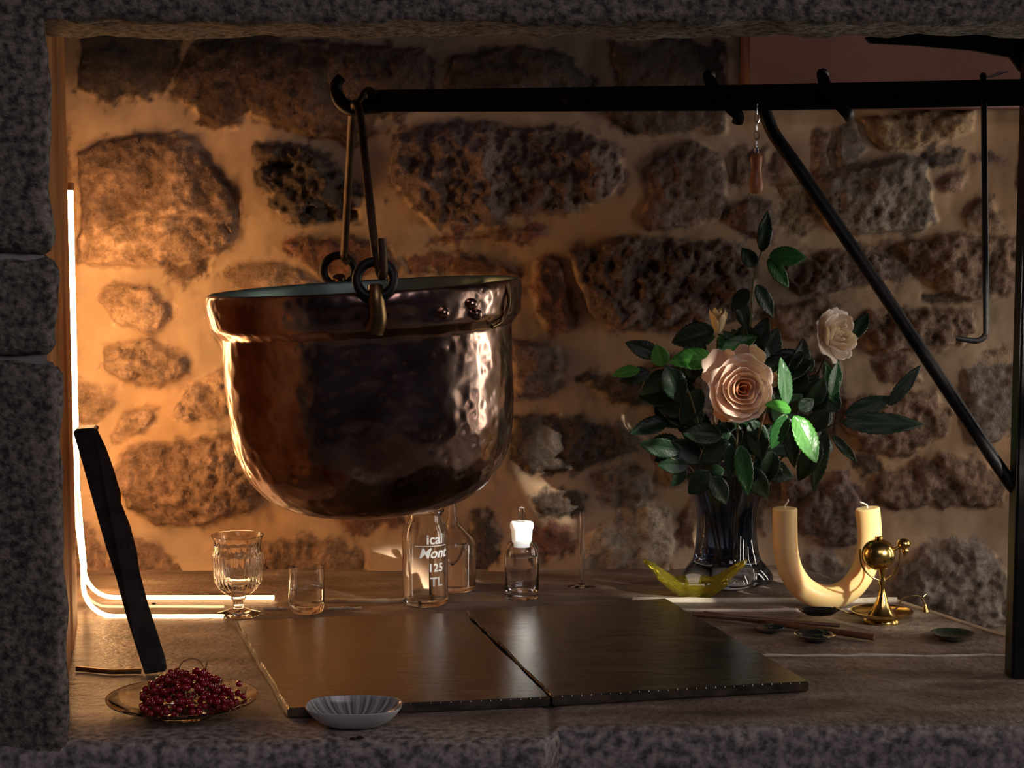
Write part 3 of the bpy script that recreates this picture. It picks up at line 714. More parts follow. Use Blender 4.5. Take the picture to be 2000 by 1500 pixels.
br=[(1478,200),(1495,222),(1512,262),(1560,330),(1700,535),(1850,760),(1960,925),(1985,955),(2010,965)]
link('brace',tube(smooth_path([W(a,b,bary(a)+.008) for a,b in br],6),0.0086,12),M['iron'],crane)
link('rivet',sphere(W(1104,193,bary(1104)-.001),0.007,14,10,(1,.5,1)),M['rust'],crane)

def flat_hook(pts,lab,r=.0075):
    P=[W(a,b,bary(a)+dy) for a,b,dy in pts]
    o=link('pot_hook',tube(smooth_path(P,6),r,10,flat=.55,flat_axis=(0,1,0)),M['iron']); tag(o,lab,'hook','iron hooks on the crane bar'); return o
flat_hook([(1392,150,.016),(1384,148,.006),(1388,160,-.007),(1404,185,-.007),(1425,210,-.008),(1442,226,-.006),(1440,240,0.002)],'short iron hook draped over the crane bar left of the wooden handle')
flat_hook([(1612,150,.016),(1606,144,.006),(1609,158,-.007),(1620,180,-.007),(1640,205,-.008),(1656,222,-.006),(1660,230,0.004)],'short iron hook draped over the bar between the chain and the long hook')
P=[(1922,158,.018),(1920,148,.006),(1921,160,-.006),(1922,215,-.006),(1924,420,.0),(1926,630,.0),(1924,655,0),(1910,665,0),(1890,664,0),(1868,660,0)]
tag(link('pot_hook',tube(smooth_path([W(a,b,bary(a)+dy) for a,b,dy in P],6),[.0045,.0035],10),M['iron']),'long thin iron hook hanging from the bar at the right, foot bent left','hook','iron hooks on the crane bar')
tag(link('wire_pin',tube([W(1926,152,2.32),W(1948,145,2.32),W(1950,144,2.32),W(1970,140,2.32)],[.001,.0022,.0022,.0008],8),M['steel']),'small bright metal pin lying on top of the crane bar near the post','pin')

# wooden handle on a little chain
HY=bary(1478)-.004
hd=empty('wooden_pull',W(1478,378,HY),'turned orange wooden handle hanging on a small chain from the bar','pull')
z0=W(1478,379,HY).z; z1_=W(1478,299,HY).z; cx=W(1477,340,HY).x; hz=z1_-z0
pr=[(0.0005,0),(.006,.001),(.0088,.006),(.009,.012),(.0075,.022),(.0066,.032),(.0078,.042),(.0080,.048),(.0062,hz-.002),(.005,hz),(.0005,hz)]
PP=smooth_path([(r,0,z) for r,z in pr],4)
link('grip',lathe([(max(p.x,.0004),p.z) for p in PP],24,(cx,HY,z0)),M['wood_handle'],hd)
link('ferrule',tube([Vector((cx,HY,z1_-.001)),Vector((cx,HY,z1_+.006))],.0028,10),M['steel'],hd)
zt=z1_+.008
for i,(w_,h_) in enumerate([(.0022,.0075),(.0034,.0085),(.0026,.0095),(.0030,.009),(.0022,.010)]):
    cz=zt+h_*.72; ax=i%2
    pts=[Vector((cx+(w_*math.cos(t) if ax else w_*.25*math.cos(t)),HY+(w_*.25 if ax else w_)*math.cos(t),cz+h_*.75*math.sin(t))) for t in [2*PI*k/16 for k in range(16)]]
    link('chain_link',tube(pts,.0006,6,closed=True),M['steel'],hd); zt=cz+h_*.45

# ------------------------------------------------------------------ leaning iron bar
Lf=[(142,846),(160,905),(176,962),(192,1020),(207,1072),(226,1130),(246,1205),(264,1262),(282,1318)]
Rt=[(184,838),(203,878),(218,920),(232,968),(232,985),(250,1030),(263,1080),(268,1118),(284,1180),(303,1240),(319,1290),(322,1312)]
def ly(py): return 2.32+(1318-py)/478*0.17
poly=[W(a,b,ly(b)) for a,b in Lf]+[W(a,b,ly(b)) for a,b in reversed(Rt)]
lb=empty('iron_blade',G(300,1318),'long black iron blade with wavy edge leaning in the left corner','blade')
link('blade',prism(poly,(0.002,0.007,0.002),.001),M['iron'],lb,smooth=False)
hk=[W(141,846,2.492),W(150,838,2.49),W(184,836,2.492),W(190,842,2.494),W(165,856,2.494)]
link('turned_lip',prism(hk,(0,.016,.003),.001),M['iron'],lb,smooth=False)
# thin rod lying at the left
tag(link('thin_rod',tube([G(150,1306,.004),G(215,1312,.004),G(276,1311,.004)],.0035,8),M['bronze']),'thin dark metal rod lying at the foot of the left timber','rod')

# ------------------------------------------------------------------ glassware
def vessel(name,root,px,pyb,prof,seg=48,rfun=None,m='glass',part='bowl'):
    pass
# goblet
c=G(466,1200); Yg=c.y; k=Yg/FPX/ math.cos(PITCH)*1.0
gb=empty('pressed_goblet',c,'ribbed pressed glass goblet with short stem, leftmost of the clear glasses','goblet')
def hp(py,Y=Yg,px=466): return W(px,py,Y).z
u=Yg/FPX
outer=[(.0005,0),(.031,0),(.032,.0015),(.020,.005),(.0085,.010),(.008,.020),(.0115,.025),(.010,.029),(.018,.031),(.027,.038),(.0325,.048),(.0345,.062),(.0365,.088),(.0365,.093),(.0335,.097),(.0355,.112),(.0385,.1185)]
inner_=[(.0365,.1185),(.0335,.111),(.0315,.096),(.033,.086),(.031,.062),(.028,.050),(.020,.042),(.0005,.039)]
def rib(a,z,r):
    if .038<z<.092 and r>.02: return 1+0.045*abs(math.sin(a*13))
    if .092<=z<.099 and r>.033: return 1+.015*math.cos(a*16)
    return 1
link('bowl',lathe(outer+inner_,208,c,rib),M['glass'],gb)
# tumbler
c=G(599,1196); tb_=empty('small_tumbler',c,'small plain glass tumbler standing between goblet and milk bottle','glass')
o_=[(.0005,0),(.020,0),(.0235,.002),(.0255,.008),(.0265,.02),(.0270,.068)]; i_=[(.0255,.068),(.025,.022),(.023,.014),(.0005,.013)]
link('bowl',lathe(o_+i_,48,c),M['glass'],tb_)
wt=[(.0005,.0135),(.0228,.0145),(.0247,.022),(.0249,.036),(.0005,.036)]
link('water',lathe(wt,40,c),M['water'],tb_)
# milk bottle
c=G(831,1180); mb=empty('milk_bottle',c,'wide mouthed clear glass bottle printed with white lettering under the cauldron','bottle')
R=.0345
o_=[(.0005,.001),(.028,0),(.033,.003),(R,.008),(R,.095),(.0345,.108),(.032,.118),(.0275,.127),(.0255,.134),(.0255,.140),(.029,.142),(.029,.146)]
i_=[(.0255,.146),(.0225,.140),(.0225,.134),(.025,.126),(.0295,.116),(.0315,.106),(.0320,.095),(.032,.012),(.0005,.009)]
link('body',lathe([(r,z) for r,z in smooth2(o_)] if False else o_+i_,56,c),M['glass'],mb)
def wrap_text(s,size,c,R,ang,z,parent,m,italic=0.0):
    cu=bpy.data.curves.new('t','FONT'); cu.body=s; cu.size=size; cu.align_x='CENTER'; cu.extrude=0.00012; cu.shear=italic
    cu.offset=size*0.02
    o=bpy.data.objects.new('tmp',cu); COL.objects.link(o); bpy.context.view_layer.update()
    me=bpy.data.meshes.new_from_object(o.evaluated_get(bpy.context.evaluated_depsgraph_get()))
    bpy.data.objects.remove(o)
    bm=bmesh.new(); bm.from_mesh(me); bmesh.ops.triangulate(bm,faces=bm.faces)
    bmesh.ops.subdivide_edges(bm,edges=[e for e in bm.edges if e.calc_length()>size*.4],cuts=2)
    for v in bm.verts:
        a=ang+v.co.x/R; rr=R+0.0002+v.co.z
        v.co=Vector((c.x+rr*math.sin(a),c.y-rr*math.cos(a),c.z+z+v.co.y))
    bm.to_mesh(me); bm.free()
    return link('lettering',me,m,parent,smooth=False)
wrap_text('ical',.021,c,R,math.radians(28),.098,mb,M['ink'])
wrap_text('Mont',.021,c,R,math.radians(24),.077,mb,M['ink'],.3)
wrap_text('125',.017,c,R,math.radians(30),.056,mb,M['ink'])
wrap_text('TL',.019,c,R,math.radians(32),.034,mb,M['ink'])
arc=[Vector((c.x+(R+.0004)*math.sin(math.radians(a)),c.y-(R+.0004)*math.cos(math.radians(a)),c.z+.0945)) for a in range(-24,64,6)]
link('printed_line',tube(arc,.0006,6),M['ink'],mb)
# narrow-necked flask behind
c=G(884,1150); fl=empty('flask',c,'clear glass flask with narrow neck standing behind the milk bottle','bottle')
o_=[(.0005,.001),(.033,0),(.0365,.004),(.0365,.072),(.034,.080),(.022,.092),(.0105,.103),(.0068,.115),(.006,.136),(.0085,.140),(.0085,.146)]
i_=[(.005,.146),(.0045,.138),(.005,.115),(.009,.101),(.021,.089),(.032,.078),(.0345,.070),(.0345,.008),(.0005,.006)]
link('body',lathe(o_+i_,48,c),M['glass'],fl)
link('inner_cone',lathe([(.024,.074),(.020,.060),(.008,.045),(.002,.040),(.0005,.0395),(.0005,.041),(.007,.047),(.019,.062),(.023,.075)],32,c),M['glass'],fl)
# apothecary bottle
c=G(1019,1168); ap=empty('stoppered_bottle',c,'small clear glass bottle with white frosted stopper','bottle')
o_=[(.0005,.001),(.024,0),(.0265,.002),(.0265,.070),(.0255,.079),(.021,.086),(.0155,.089),(.015,.091)]
i_=[(.0125,.091),(.0130,.088),(.019,.083),(.0235,.077),(.0245,.070),(.0245,.020),(.021,.012),(.0005,.010)]
link('body',lathe(o_+i_,48,c),M['glass'],ap)
link('water',lathe([(.0005,.0105),(.0208,.0125),(.0243,.020),(.0244,.066),(.0005,.066)],40,c),M['water'],ap)
stp=link('stopper',lathe([(.0005,.080),(.0120,.080),(.0152,.0915),(.0165,.107),(.018,.109),(.018,.116),(.0165,.118),(.0005,.118)],36,c),M['frost'],ap)
link('knob',lathe([(.0005,.116),(.0048,.117),(.0045,.124),(.0055,.134),(.0045,.140),(.0005,.142)],24,c),M['glass'],stp)
# tall thin tube glass
c=G(1136,1146); tt=empty('bud_tube',c,'thin upright glass tube on a round foot beside the stoppered bottle','glass tube')
link('foot',lathe([(.0005,.0),(.022,0),(.022,.002),(.006,.004),(.0035,.008),(.0005,.009)],32,c),M['glass'],tt)
link('tube',lathe([(.0005,.0085),(.0035,.010),(.0045,.035),(.0045,.120),(.0035,.120),(.0034,.036),(.0025,.012),(.0005,.011)],20,c),M['glass'],tt)

# ------------------------------------------------------------------ yellow glass dish
c=G(1357,1163); yd=empty('yellow_glass_dish',c,'free-form yellow art glass dish with winged rim in front of the vase','dish')
def wing():
    nA,nR=72,14; Vo=[];Vi=[]
    for i in range(nR+1):
        t=i/nR
        for k in range(nA):
            a=2*PI*k/nA; Rr=.034; zt=.020
            for ang,ra,za,wd in ((180,.080,.056,.34),(0,.080,.054,.34),(212,.066,.030,.22),(322,.058,.022,.2),(90,.030,.026,.6),(268,.030,.020,.35)):
                d=(a-math.radians(ang)+PI)%(2*PI)-PI; g=math.exp(-(d/wd)**2); Rr+=(ra-.034)*g; zt+=(za-.020)*g
            rr=.018+(Rr-.018)*t
            z=.004+zt*t**1.25
            x=c.x+rr*math.cos(a); y=c.y+rr*math.sin(a)*.85
            th=.0045+.003*(1-t)
            Vo.append((x+th*.6*math.cos(a)*t,y+th*.6*math.sin(a)*t,max(z-th,.0005))); Vi.append((x,y,z+.0015))
    V=Vo+Vi; n=(nR+1)*nA; F=[]
    for i in range(nR):
        for k in range(nA):
            l=(k+1)%nA; F.append((i*nA+k,i*nA+l,(i+1)*nA+l,(i+1)*nA+k)); F.append((n+i*nA+k,n+(i+1)*nA+k,n+(i+1)*nA+l,n+i*nA+l))
    for k in range(nA):
        l=(k+1)%nA; F.append((nR*nA+k,nR*nA+l,n+nR*nA+l,n+nR*nA+k))
    F.append(tuple(range(nA))); F.append(tuple(n+k for k in range(nA)))
    return fix_normals(mesh(V,F))
o=link('bowl',wing(),M['glass_yellow'],yd)
md=o.modifiers.new('s','SUBSURF'); md.levels=1; md.render_levels=1

# ------------------------------------------------------------------ vase
VC=Vector(((1422-1000)/FPX*2.90,2.895,0))
vs=empty('glass_vase',VC,'smoky blue lobed glass vase holding the roses','vase')
def lobe(a,z,r):
    t=z/.19
    am=.20*(1-t)**3+.045+.12*max(0,t-.6)
    return 1+am*(abs(math.cos(2.5*a+.5))**1.3-.5)
o_=[(.0005,.002),(.045,.0),(.064,.003),(.069,.012),(.063,.026),(.053,.040),(.049,.058),(.047,.085),(.047,.110),(.051,.135),(.062,.160),(.074,.176),(.080,.184)]
i_=[(.075,.184),(.057,.160),(.045,.135),(.040,.110),(.040,.085),(.041,.060),(.040,.045),(.032,.032),(.0005,.028)]
PO=[(p.x,p.z) for p in smooth_path([(r,0,z) for r,z in o_],3)]; PI_=[(p.x,p.z) for p in smooth_path([(r,0,z) for r,z in i_],3)]
link('body',lathe([(max(r,.0004),max(z,0)) for r,z in PO+PI_],100,VC,lobe),M['glass_smoke'],vs)

# ------------------------------------------------------------------ U-shaped candle
CYc=2.70
cd=empty('u_candle',G(1615,1190),'large U-shaped cream candle with a wick at each end','candle')
cp=[(1533,992),(1533,1030),(1535,1075),(1545,1115),(1568,1148),(1600,1164),(1630,1165),(1662,1148),(1686,1115),(1697,1075),(1698,1035),(1694,992)]
PP=smooth_path([W(a,b,CYc) for a,b in cp],6)
PP[0].x=PP[1].x
body=tube(PP,.0182,28)
zmin=min(v.co.z for v in body.vertices)
for v in body.vertices: v.co.z-=zmin*1.0-0.0003 if False else 0
o=link('wax',body,M['wax'],cd)
bv=o.modifiers.new('b','BEVEL'); bv.width=.002; bv.segments=2; bv.limit_method='ANGLE'; bv.angle_limit=1.0
for (a,b,dx_) in ((1533,992,1),(1694,992,-1)):
    p=W(a,b,CYc); pts=[p+Vector((0,0,-.002)),p+Vector((.0005*dx_,0,.004)),p+Vector((.004*dx_,-.001,.009)) if dx_>0 else p+Vector((-.006,-.001,.007)),p+Vector((.0045*dx_,-.001,.013)) if dx_>0 else p+Vector((-.011,-.001,.009))]
    link('wick',tube(smooth_path(pts,4),.0011,8),M['wick'],cd)

# ------------------------------------------------------------------ brass lamp
c=G(1722,1214); BY=c.y; u=BY/FPX
bl_=empty('brass_lamp',c,'little brass spirit lamp with ball in a fork and two curly side arms','lamp')
link('foot',lathe([(.0005,0),(.026,0),(.026,.004),(.022,.008),(.019,.010),(.0005,.010)],40,c),M['brass'],bl_)
link('drip_pan',lathe([(.0005,.010),(.020,.0095),(.040,.0125),(.0435,.0165),(.045,.0165),(.0415,.0115),(.020,.0080),(.0005,.0080)],48,c),M['brass'],bl_)
st=[(.0005,.009),(.022,.010),(.014,.018),(.009,.030),(.0055,.040),(.0035,.046),(.0030,.052),(.0055,.058),(.0032,.064),(.0045,.072),(.0070,.078),(.0045,.083),(.0030,.090),(.0042,.097),(.0030,.102),(.0022,.108),(.0005,.109)]
link('stem',lathe(st,28,c),M['brass'],bl_)
def B(px,py,dy=0): return W(px,py,BY+dy)
fork=[B(1680,1072),B(1680,1090),B(1685,1108),B(1700,1125),B(1722,1134),B(1742,1124),B(1754,1107),B(1757,1090),B(1757,1072)]
link('fork',tube(smooth_path(fork,5),.0013,8),M['brass'],bl_)
ball=link('ball',joined(sphere(B(1716,1083),.0245,32,20,(1,1,.93)),lathe([(.0005,.0225),(.006,.0225),(.0055,.0265),(.0005,.027)],16,B(1716,1083))),M['brass'],bl_)
kc=B(1765,1062)
link('knob',joined(tube([B(1745,1074),B(1765,1063)],.003,8),sphere(kc,.0095,18,12,(1,1,.85)),sphere(B(1768,1076),.0055,12,8),tube([B(1768,1076),B(1767,1086)],.0026,8)),M['brass'],bl_)
la=[B(1718,1188),B(1695,1196),B(1680,1199),B(1660,1198),B(1640,1190),B(1628,1186)]
link('side_arm',tube(smooth_path(la,6),.0013,8),M['bronze'],bl_)
sc_=B(1600,1194)
link('spoon_dish',lathe([(.0005,-.006),(.018,-.005),(.029,.0015),(.0305,.003),(.0275,.0025),(.017,-.0035),(.0005,-.0045)],36,sc_,sy=.62),M['iron'],bl_)
ra=[B(1726,1190),B(1745,1190),B(1755,1184),B(1758,1176),B(1768,1167),B(1785,1163),B(1798,1166),B(1806,1180),B(1808,1192)]
link('side_arm',tube(smooth_path(ra,6),.0013,8),M['bronze'],bl_)
link('snuffer_tip',joined(tube([B(1807,1180),B(1808,1195)],[.0018,.005],10),tube([B(1803,1165),B(1810,1160)],[.003,.001],8)),M['brass'],bl_)

# ------------------------------------------------------------------ dark saucers, sticks
def saucer(px,py,hw,m,lab,h=.010):
    c=G(px,py+hw*.10); R=PX(hw,c.y)
    pr=[(.0005,0),(R*.42,0),(R*.50,.001),(R*.85,h*.6),(R,h),(R*.96,h),(R*.80,h*.62),(R*.45,.0025),(.0005,.002)]
    me=lathe(pr,40,c); tag(link('saucer',me,M[m]),lab,'saucer','small dark saucers on the hearth')
saucer(1592,1247,42,'black_glaze','small black glazed saucer in front of the wooden stick, catching white glints')
saucer(1860,1245,43,'green_glaze','small dark green saucer alone at the right of the hearth')
saucer(1503,1231,32,'black_glaze','smallest black saucer behind the stick and left of the other black saucer',.007)
s0=G(1375,1198,.006); s1=G(1708,1245,.006)
tag(link('wooden_stick',tube([s0,s1],[.0035,.0048],8),M['wood_dark']),'long brown wooden stick lying diagonally before the candle, its thick end at the right','stick','pair of wooden sticks on the hearth')
s0=G(1352,1200,.0135); s1=G(1640,1222,.0045)
tag(link('wooden_stick',tube([s0,s1],[.0042,.0028],8),M['wood_dark']),'thinner brown wooden stick lying behind the longer one, its end resting on the slab','stick','pair of wooden sticks on the hearth')

# ------------------------------------------------------------------ white oval dish
def oval_dish():
    c=G(692,1416); seg=240; L_=PX(97,c.y-.0); Dp=.042; H=.024
    prof=[(0.0,0,),(.45,.0),(.55,.001),(.80,.009),(.95,.019),(1.0,H),(.975,H+.0008),(.92,.018),(.78,.0095),(.52,.0035),(.001,.003)]
    V=[];F=[]
    for (r,z) in prof:
        for k in range(seg):
            a=2*PI*k/seg; n=2.7
            ca,sa=math.cos(a),math.sin(a); q=(abs(ca)**n+abs(sa)**n)**(-1/n)
            rr=max(r,.001)
            V.append((c.x+L_*rr*q*ca*1.0,c.y+Dp*rr*q*sa,z+.0002))
    m=len(prof)
    for i in range(m-1):
        for k in range(seg):
            l=(k+1)%seg; F.append((i*seg+k,i*seg+l,(i+1)*seg+l,(i+1)*seg+k))
    F.append(tuple(range(seg)))
    F.append(tuple((m-1)*seg+k for k in range(seg)))
    me=fix_normals(mesh(V,F))
    mm,nt,b=newmat('streaked_porcelain'); N=nt.nodes; L=nt.links
    at=N.new('ShaderNodeAttribute'); at.attribute_name='streak'
    mx=N.new('ShaderNodeMix'); mx.data_type='RGBA'; mx.inputs['A'].default_value=(.62,.66,.68,1); mx.inputs['B'].default_value=(.12,.11,.11,1)
    L.new(at.outputs['Fac'],mx.inputs['Factor']); L.new(mx.outputs['Result'],b.inputs['Base Color']); b.inputs['Roughness'].default_value=.2
    a=me.attributes.new('streak','FLOAT','POINT'); vals=[]
    for i,(r,z) in enumerate(prof):
        for k in range(seg):
            s=0
            if i>=6: s=(0.30+.70*((k*k*7919+k*31)%17/16.0))*(min(1,(i-5.2)/1.2))*(0.95)
            vals.append(s)
    a.data.foreach_set('value',vals)
    o=link('oval_dish',me,mm); md=o.modifiers.new('s','SUBSURF'); md.levels=1; md.render_levels=1
    tag(o,'small white oval dish with dark streaked inside at the front edge of the hearth','dish')
oval_dish()

# ------------------------------------------------------------------ currants on a glass plate
c=G(357,1392); PLC=c
gp=empty('glass_plate',c,'round clear glass plate with yellowish rim holding the red currants','plate')
o_=[(.0005,.002),(.036,.002),(.038,0),(.042,0),(.044,.004),(.065,.009),(.084,.0165),(.089,.0185),(.0895,.0205)]
i_=[(.086,.0205),(.064,.0125),(.042,.007),(.0005,.006)]
link('dish',lathe(o_+i_,72,c),M['glass_plate'],gp)
def currants():
    random.seed(5)
    C0=Vector((PLC.x+.006,PLC.y-.004,.010)); pts=[]
    tries=0
    while len(pts)<230 and tries<60000:
        tries+=1
        x_=random.uniform(-1,1); y_=random.uniform(-1,1); z_=random.random()
        if x_*x_+y_*y_+z_*z_>1 or x_*x_+y_*y_+z_*z_<.25: continue
        p=C0+Vector((x_*.057,y_*.048,z_*.042))
        if all((p-q[0]).length>.0072 for q in pts): pts.append((p,random.uniform(.0036,.0044)))
    for dx_,dy_,dz_ in ((.062,-.01,.03),(.066,.005,.016),(.06,.012,.038),(.055,-.02,.012),(-.05,.0,.012),(.058,0,.007)):
        pts.append((C0+Vector((dx_,dy_,dz_*.6)),.004))
    seeds=[C0+Vector((.038*math.cos(a),.032*math.sin(a),.016)) for a in [2*PI*i/8 for i in range(8)]]+[C0+Vector((0,0,.038)),C0+Vector((0,-.03,.012))]
    cl=[[] for _ in seeds]
    for p,r_ in pts: cl[min(range(len(seeds)),key=lambda i:(seeds[i]-p).length)].append((p,r_))
    bm_=sphere((0,0,0),1,12,8); 
    bmesh_=bm_; bmesh_.materials.append(M['berry']); bmesh_.polygons.foreach_set('use_smooth',[True]*len(bmesh_.polygons))
    labs=None
    for i,(s,g_) in enumerate(zip(seeds,cl)):
        if not g_: continue
        where=['at the right side','at the back right','at the back','at the back left','at the left side','at the front left','at the very front','at the front right','on top','in the front middle'][i]
        root=empty('currant_bunch',s,'bunch of shiny red currants '+where+' of the heap on the glass plate','berries','red currant bunches heaped on the plate')
        g_.sort(key=lambda q:(q[0]-s).x)
        step=max(1,len(g_)//5); path=[q[0] for q in g_[::step]]
        end=path[-1]+Vector((.004,0,.012)); 
        link('stalk',tube(smooth_path(path+[end],4),.0007,6),M['berry_stem'],root)
        for p,r_ in g_:
            b=bpy.data.objects.new('berry',bmesh_); COL.objects.link(b); b.parent=root; b.location=p-s; b.scale=(r_,r_,r_)
    # curled stalk on top
    top=C0+Vector((.002,.01,.044))
    root=empty('currant_stalk',top,'thin bare currant stalk curling up from the top of the heap','stalk')
    pts=[top+Vector((-.014,0,-.004)),top+Vector((-.008,0,.006)),top+Vector((.002,0,.010)),top+Vector((.012,0,.007)),top+Vector((.016,0,0))]
    link('curl',tube(smooth_path(pts,5),.0008,6),M['berry_stem'],root)
currants()

# ------------------------------------------------------------------ roses
def leaf_mesh(B_,T_,w,nrm,fold=.25,droop=.12,ser=.05,seed=0):
    B_=Vector(B_);T_=Vector(T_);d=T_-B_;L_=d.length;d.normalize();n=Vector(nrm);n=(n-d*d.dot(n)).normalized();s=d.cross(n)
    nv,nu=22,6;V=[];F=[];VE=[]
    rr=random.Random(seed)
    tw=rr.uniform(-.3,.3)
    for i in range(nv+1):
        v=i/nv; wd=w*.5*(math.sin(PI*min(1,v**.82)))**.75*(1.0 if v<1 else 0)
        wd*=(1+ser*(1 if i%2 else -1)) if 0<i<nv else 1
        a=tw*v; s2=s*math.cos(a)+n*math.sin(a); n2=n*math.cos(a)-s*math.sin(a)
        cen=B_+d*(L_*v)-n*(droop*L_*(v*v-v*.2))
        for j in range(-nu,nu+1):
            u=j/nu
            z=abs(u)*wd*fold*(1-.4*abs(u))+.02*L_*math.sin(v*14+abs(u)*5)*abs(u)*.35
            V.append(cen+s2*(u*wd)+n2*z)
            lat=(abs(v*7+abs(u)*-1.6)%1.0)
            VE.append(1.0 if j==0 else (0.6 if lat<.22 else 0.0))
    m=2*nu+1
    for i in range(nv):
        for j in range(2*nu): F.append((i*m+j,i*m+j+1,(i+1)*m+j+1,(i+1)*m+j))
    me=mesh(V,F); a=me.attributes.new('vein','FLOAT','POINT'); a.data.foreach_set('value',VE); return me
def add_leaf(root,bx,by,tx,ty,wpx,Y=2.80,dY=0.0,kind='leaf',tilt=(0,0),fold=.25,droop=.1,seed=None):
    B_=W(bx,by,Y);T_=W(tx,ty,Y+dY)
    n=Vector((tilt[0],-1,.25+tilt[1]))
    sd=seed if seed is not None else int(bx*7+by)
    me=leaf_mesh(B_,T_,PX(wpx,Y),n,fold,droop,.05,sd)
    o=link('leaf',me,M[kind],root)
    sol=o.modifiers.new('t','SOLIDIFY'); sol.thickness=.0005
    return o
def petal(center,axisM,az,r0,Rk,H,width,open_,seed,curl=.2):
    """one cupped petal; axisM maps flower frame (z = axis) to world"""
    nu,nv=8,10;V=[];F=[];rr=random.Random(seed); ph=rr.uniform(0,6)
    for i in range(nv+1):
        v=i/nv
        # radial profile: base out to cup, tip rolls out for open petals
        r_=r0+(Rk-r0)*math.sin(min(1,v*1.05)*PI/2)**(.9)+open_*Rk*.35*max(0,v-.6)**1.5*2.2
        z_=H*(v**(1.15))-curl*H*max(0,v-.65)**2*5*open_
        wv=width*(.35+.65*math.sin(PI*min(1,.12+v*.62)))
        edge=math.sqrt(max(0,1-(max(0,v-.55)/.45)**2*.75))
        for j in range(-nu,nu+1):
            u=j/nu; a=az+u*wv*edge
            ruf=.035*math.sin(u*3+ph)*v+.012*math.sin(u*7+ph*2)*v*v
            rr_=r_*(1+ruf+.10*open_*u*u*v); zz=z_*(1-.10*u*u)+H*ruf*.5
            V.append(center+axisM@Vector((rr_*math.cos(a),rr_*math.sin(a),zz)))
    m=2*nu+1
    for i in range(nv):
        for j in range(2*nu): F.append((i*m+j,i*m+j+1,(i+1)*m+j+1,(i+1)*m+j))
    return mesh(V,F)
def bloom(root,center,axis,R,m_out,m_in,seed=0,layers=None,Hf=.95):
    z=Vector(axis).normalized(); q=z.to_track_quat('Z','Y').to_matrix(); rr=random.Random(seed); idx=0
    layers=layers or [(.13,2,1.0,0,'in',1.5),(.24,3,1.0,0,'in',1.2),(.37,3,1.02,.0,'mid',1.15),(.52,3,1.02,.06,'out',1.1),(.68,4,.98,.16,'out',.95),(.84,4,.84,.45,'out',.95),(1.0,5,.62,.75,'out',.85)]
    for li,(rad,n,h,op,mk,wd) in enumerate(layers):
        off=rr.uniform(0,6)
        for k in range(n):
            az=off+2*PI*k/n+rr.uniform(-.15,.15)
            s=rr.uniform(.92,1.06)
            me=petal(center-z*R*.45,q,az,.03*R,R*rad*s*.92,R*h*s*Hf,wd*1.15,op*rr.uniform(.6,1.1),seed*100+idx)
            idx+=1
            o=link('petal',me,{'in':m_in,'mid':m_out,'out':m_out}[mk],root)
            so=o.modifiers.new('t','SOLIDIFY'); so.thickness=.0006
def stem_tube(root,pts,r=.0022):
    return link('stem',tube(smooth_path([W(a,b,y) for a,b,y in pts],5),[r,r*.7],8),M['stem'],root)
G_='rose stems in the glass vase'
def rose_root(lab,cat='rose'):
    return empty('leafy_branch' if cat!='rose' else 'rose',VC+Vector((random.uniform(-.02,.02),random.uniform(-.02,.02),.034)),lab,cat,G_)
# 1 the open blush rose
r1=rose_root('open blush pink rose with coral heart, largest and brightest bloom in the vase')
stem_tube(r1,[(1425,1090,2.895),(1432,960,2.88),(1440,850,2.80),(1440,780,2.765)])
bloom(r1,W(1447,760,2.735),(.12,-1,.10),.049,M['petal_pink'],M['petal_core'],3)
# extra outer petal lobe upper left
q=Vector((-.3,-.9,.3)).normalized().to_track_quat('Z','Y').to_matrix()
for k_,(px_,py_,R_) in enumerate([(1414,726,.033),(1464,712,.030),(1425,800,.024)]):
    for az in (0.8,2.4,4.0,5.4):
        o=link('petal',petal(W(px_,py_,2.765),q,az,.002,R_*.8,R_*.75,.9,.7,900+k_*10+int(az*3)),M['petal_pink'],r1); so=o.modifiers.new('t','SOLIDIFY'); so.thickness=.0006
for a in [(1395,700,1308,704,50,2.80,-.02,'leaf_light',(0,.35)),(1395,698,1478,655,44,2.83,0,'leaf',(.2,.3)),(1410,850,1335,845,46,2.80,0,'leaf_dark'),(1425,862,1365,905,46,2.82,0,'leaf_dark'),
          (1445,868,1462,968,38,2.76,-.01,'leaf'),(1428,868,1426,938,26,2.77,0,'leaf_dark'),(1395,830,1440,905,44,2.83,0,'leaf_dark')]: add_leaf(r1,*a)
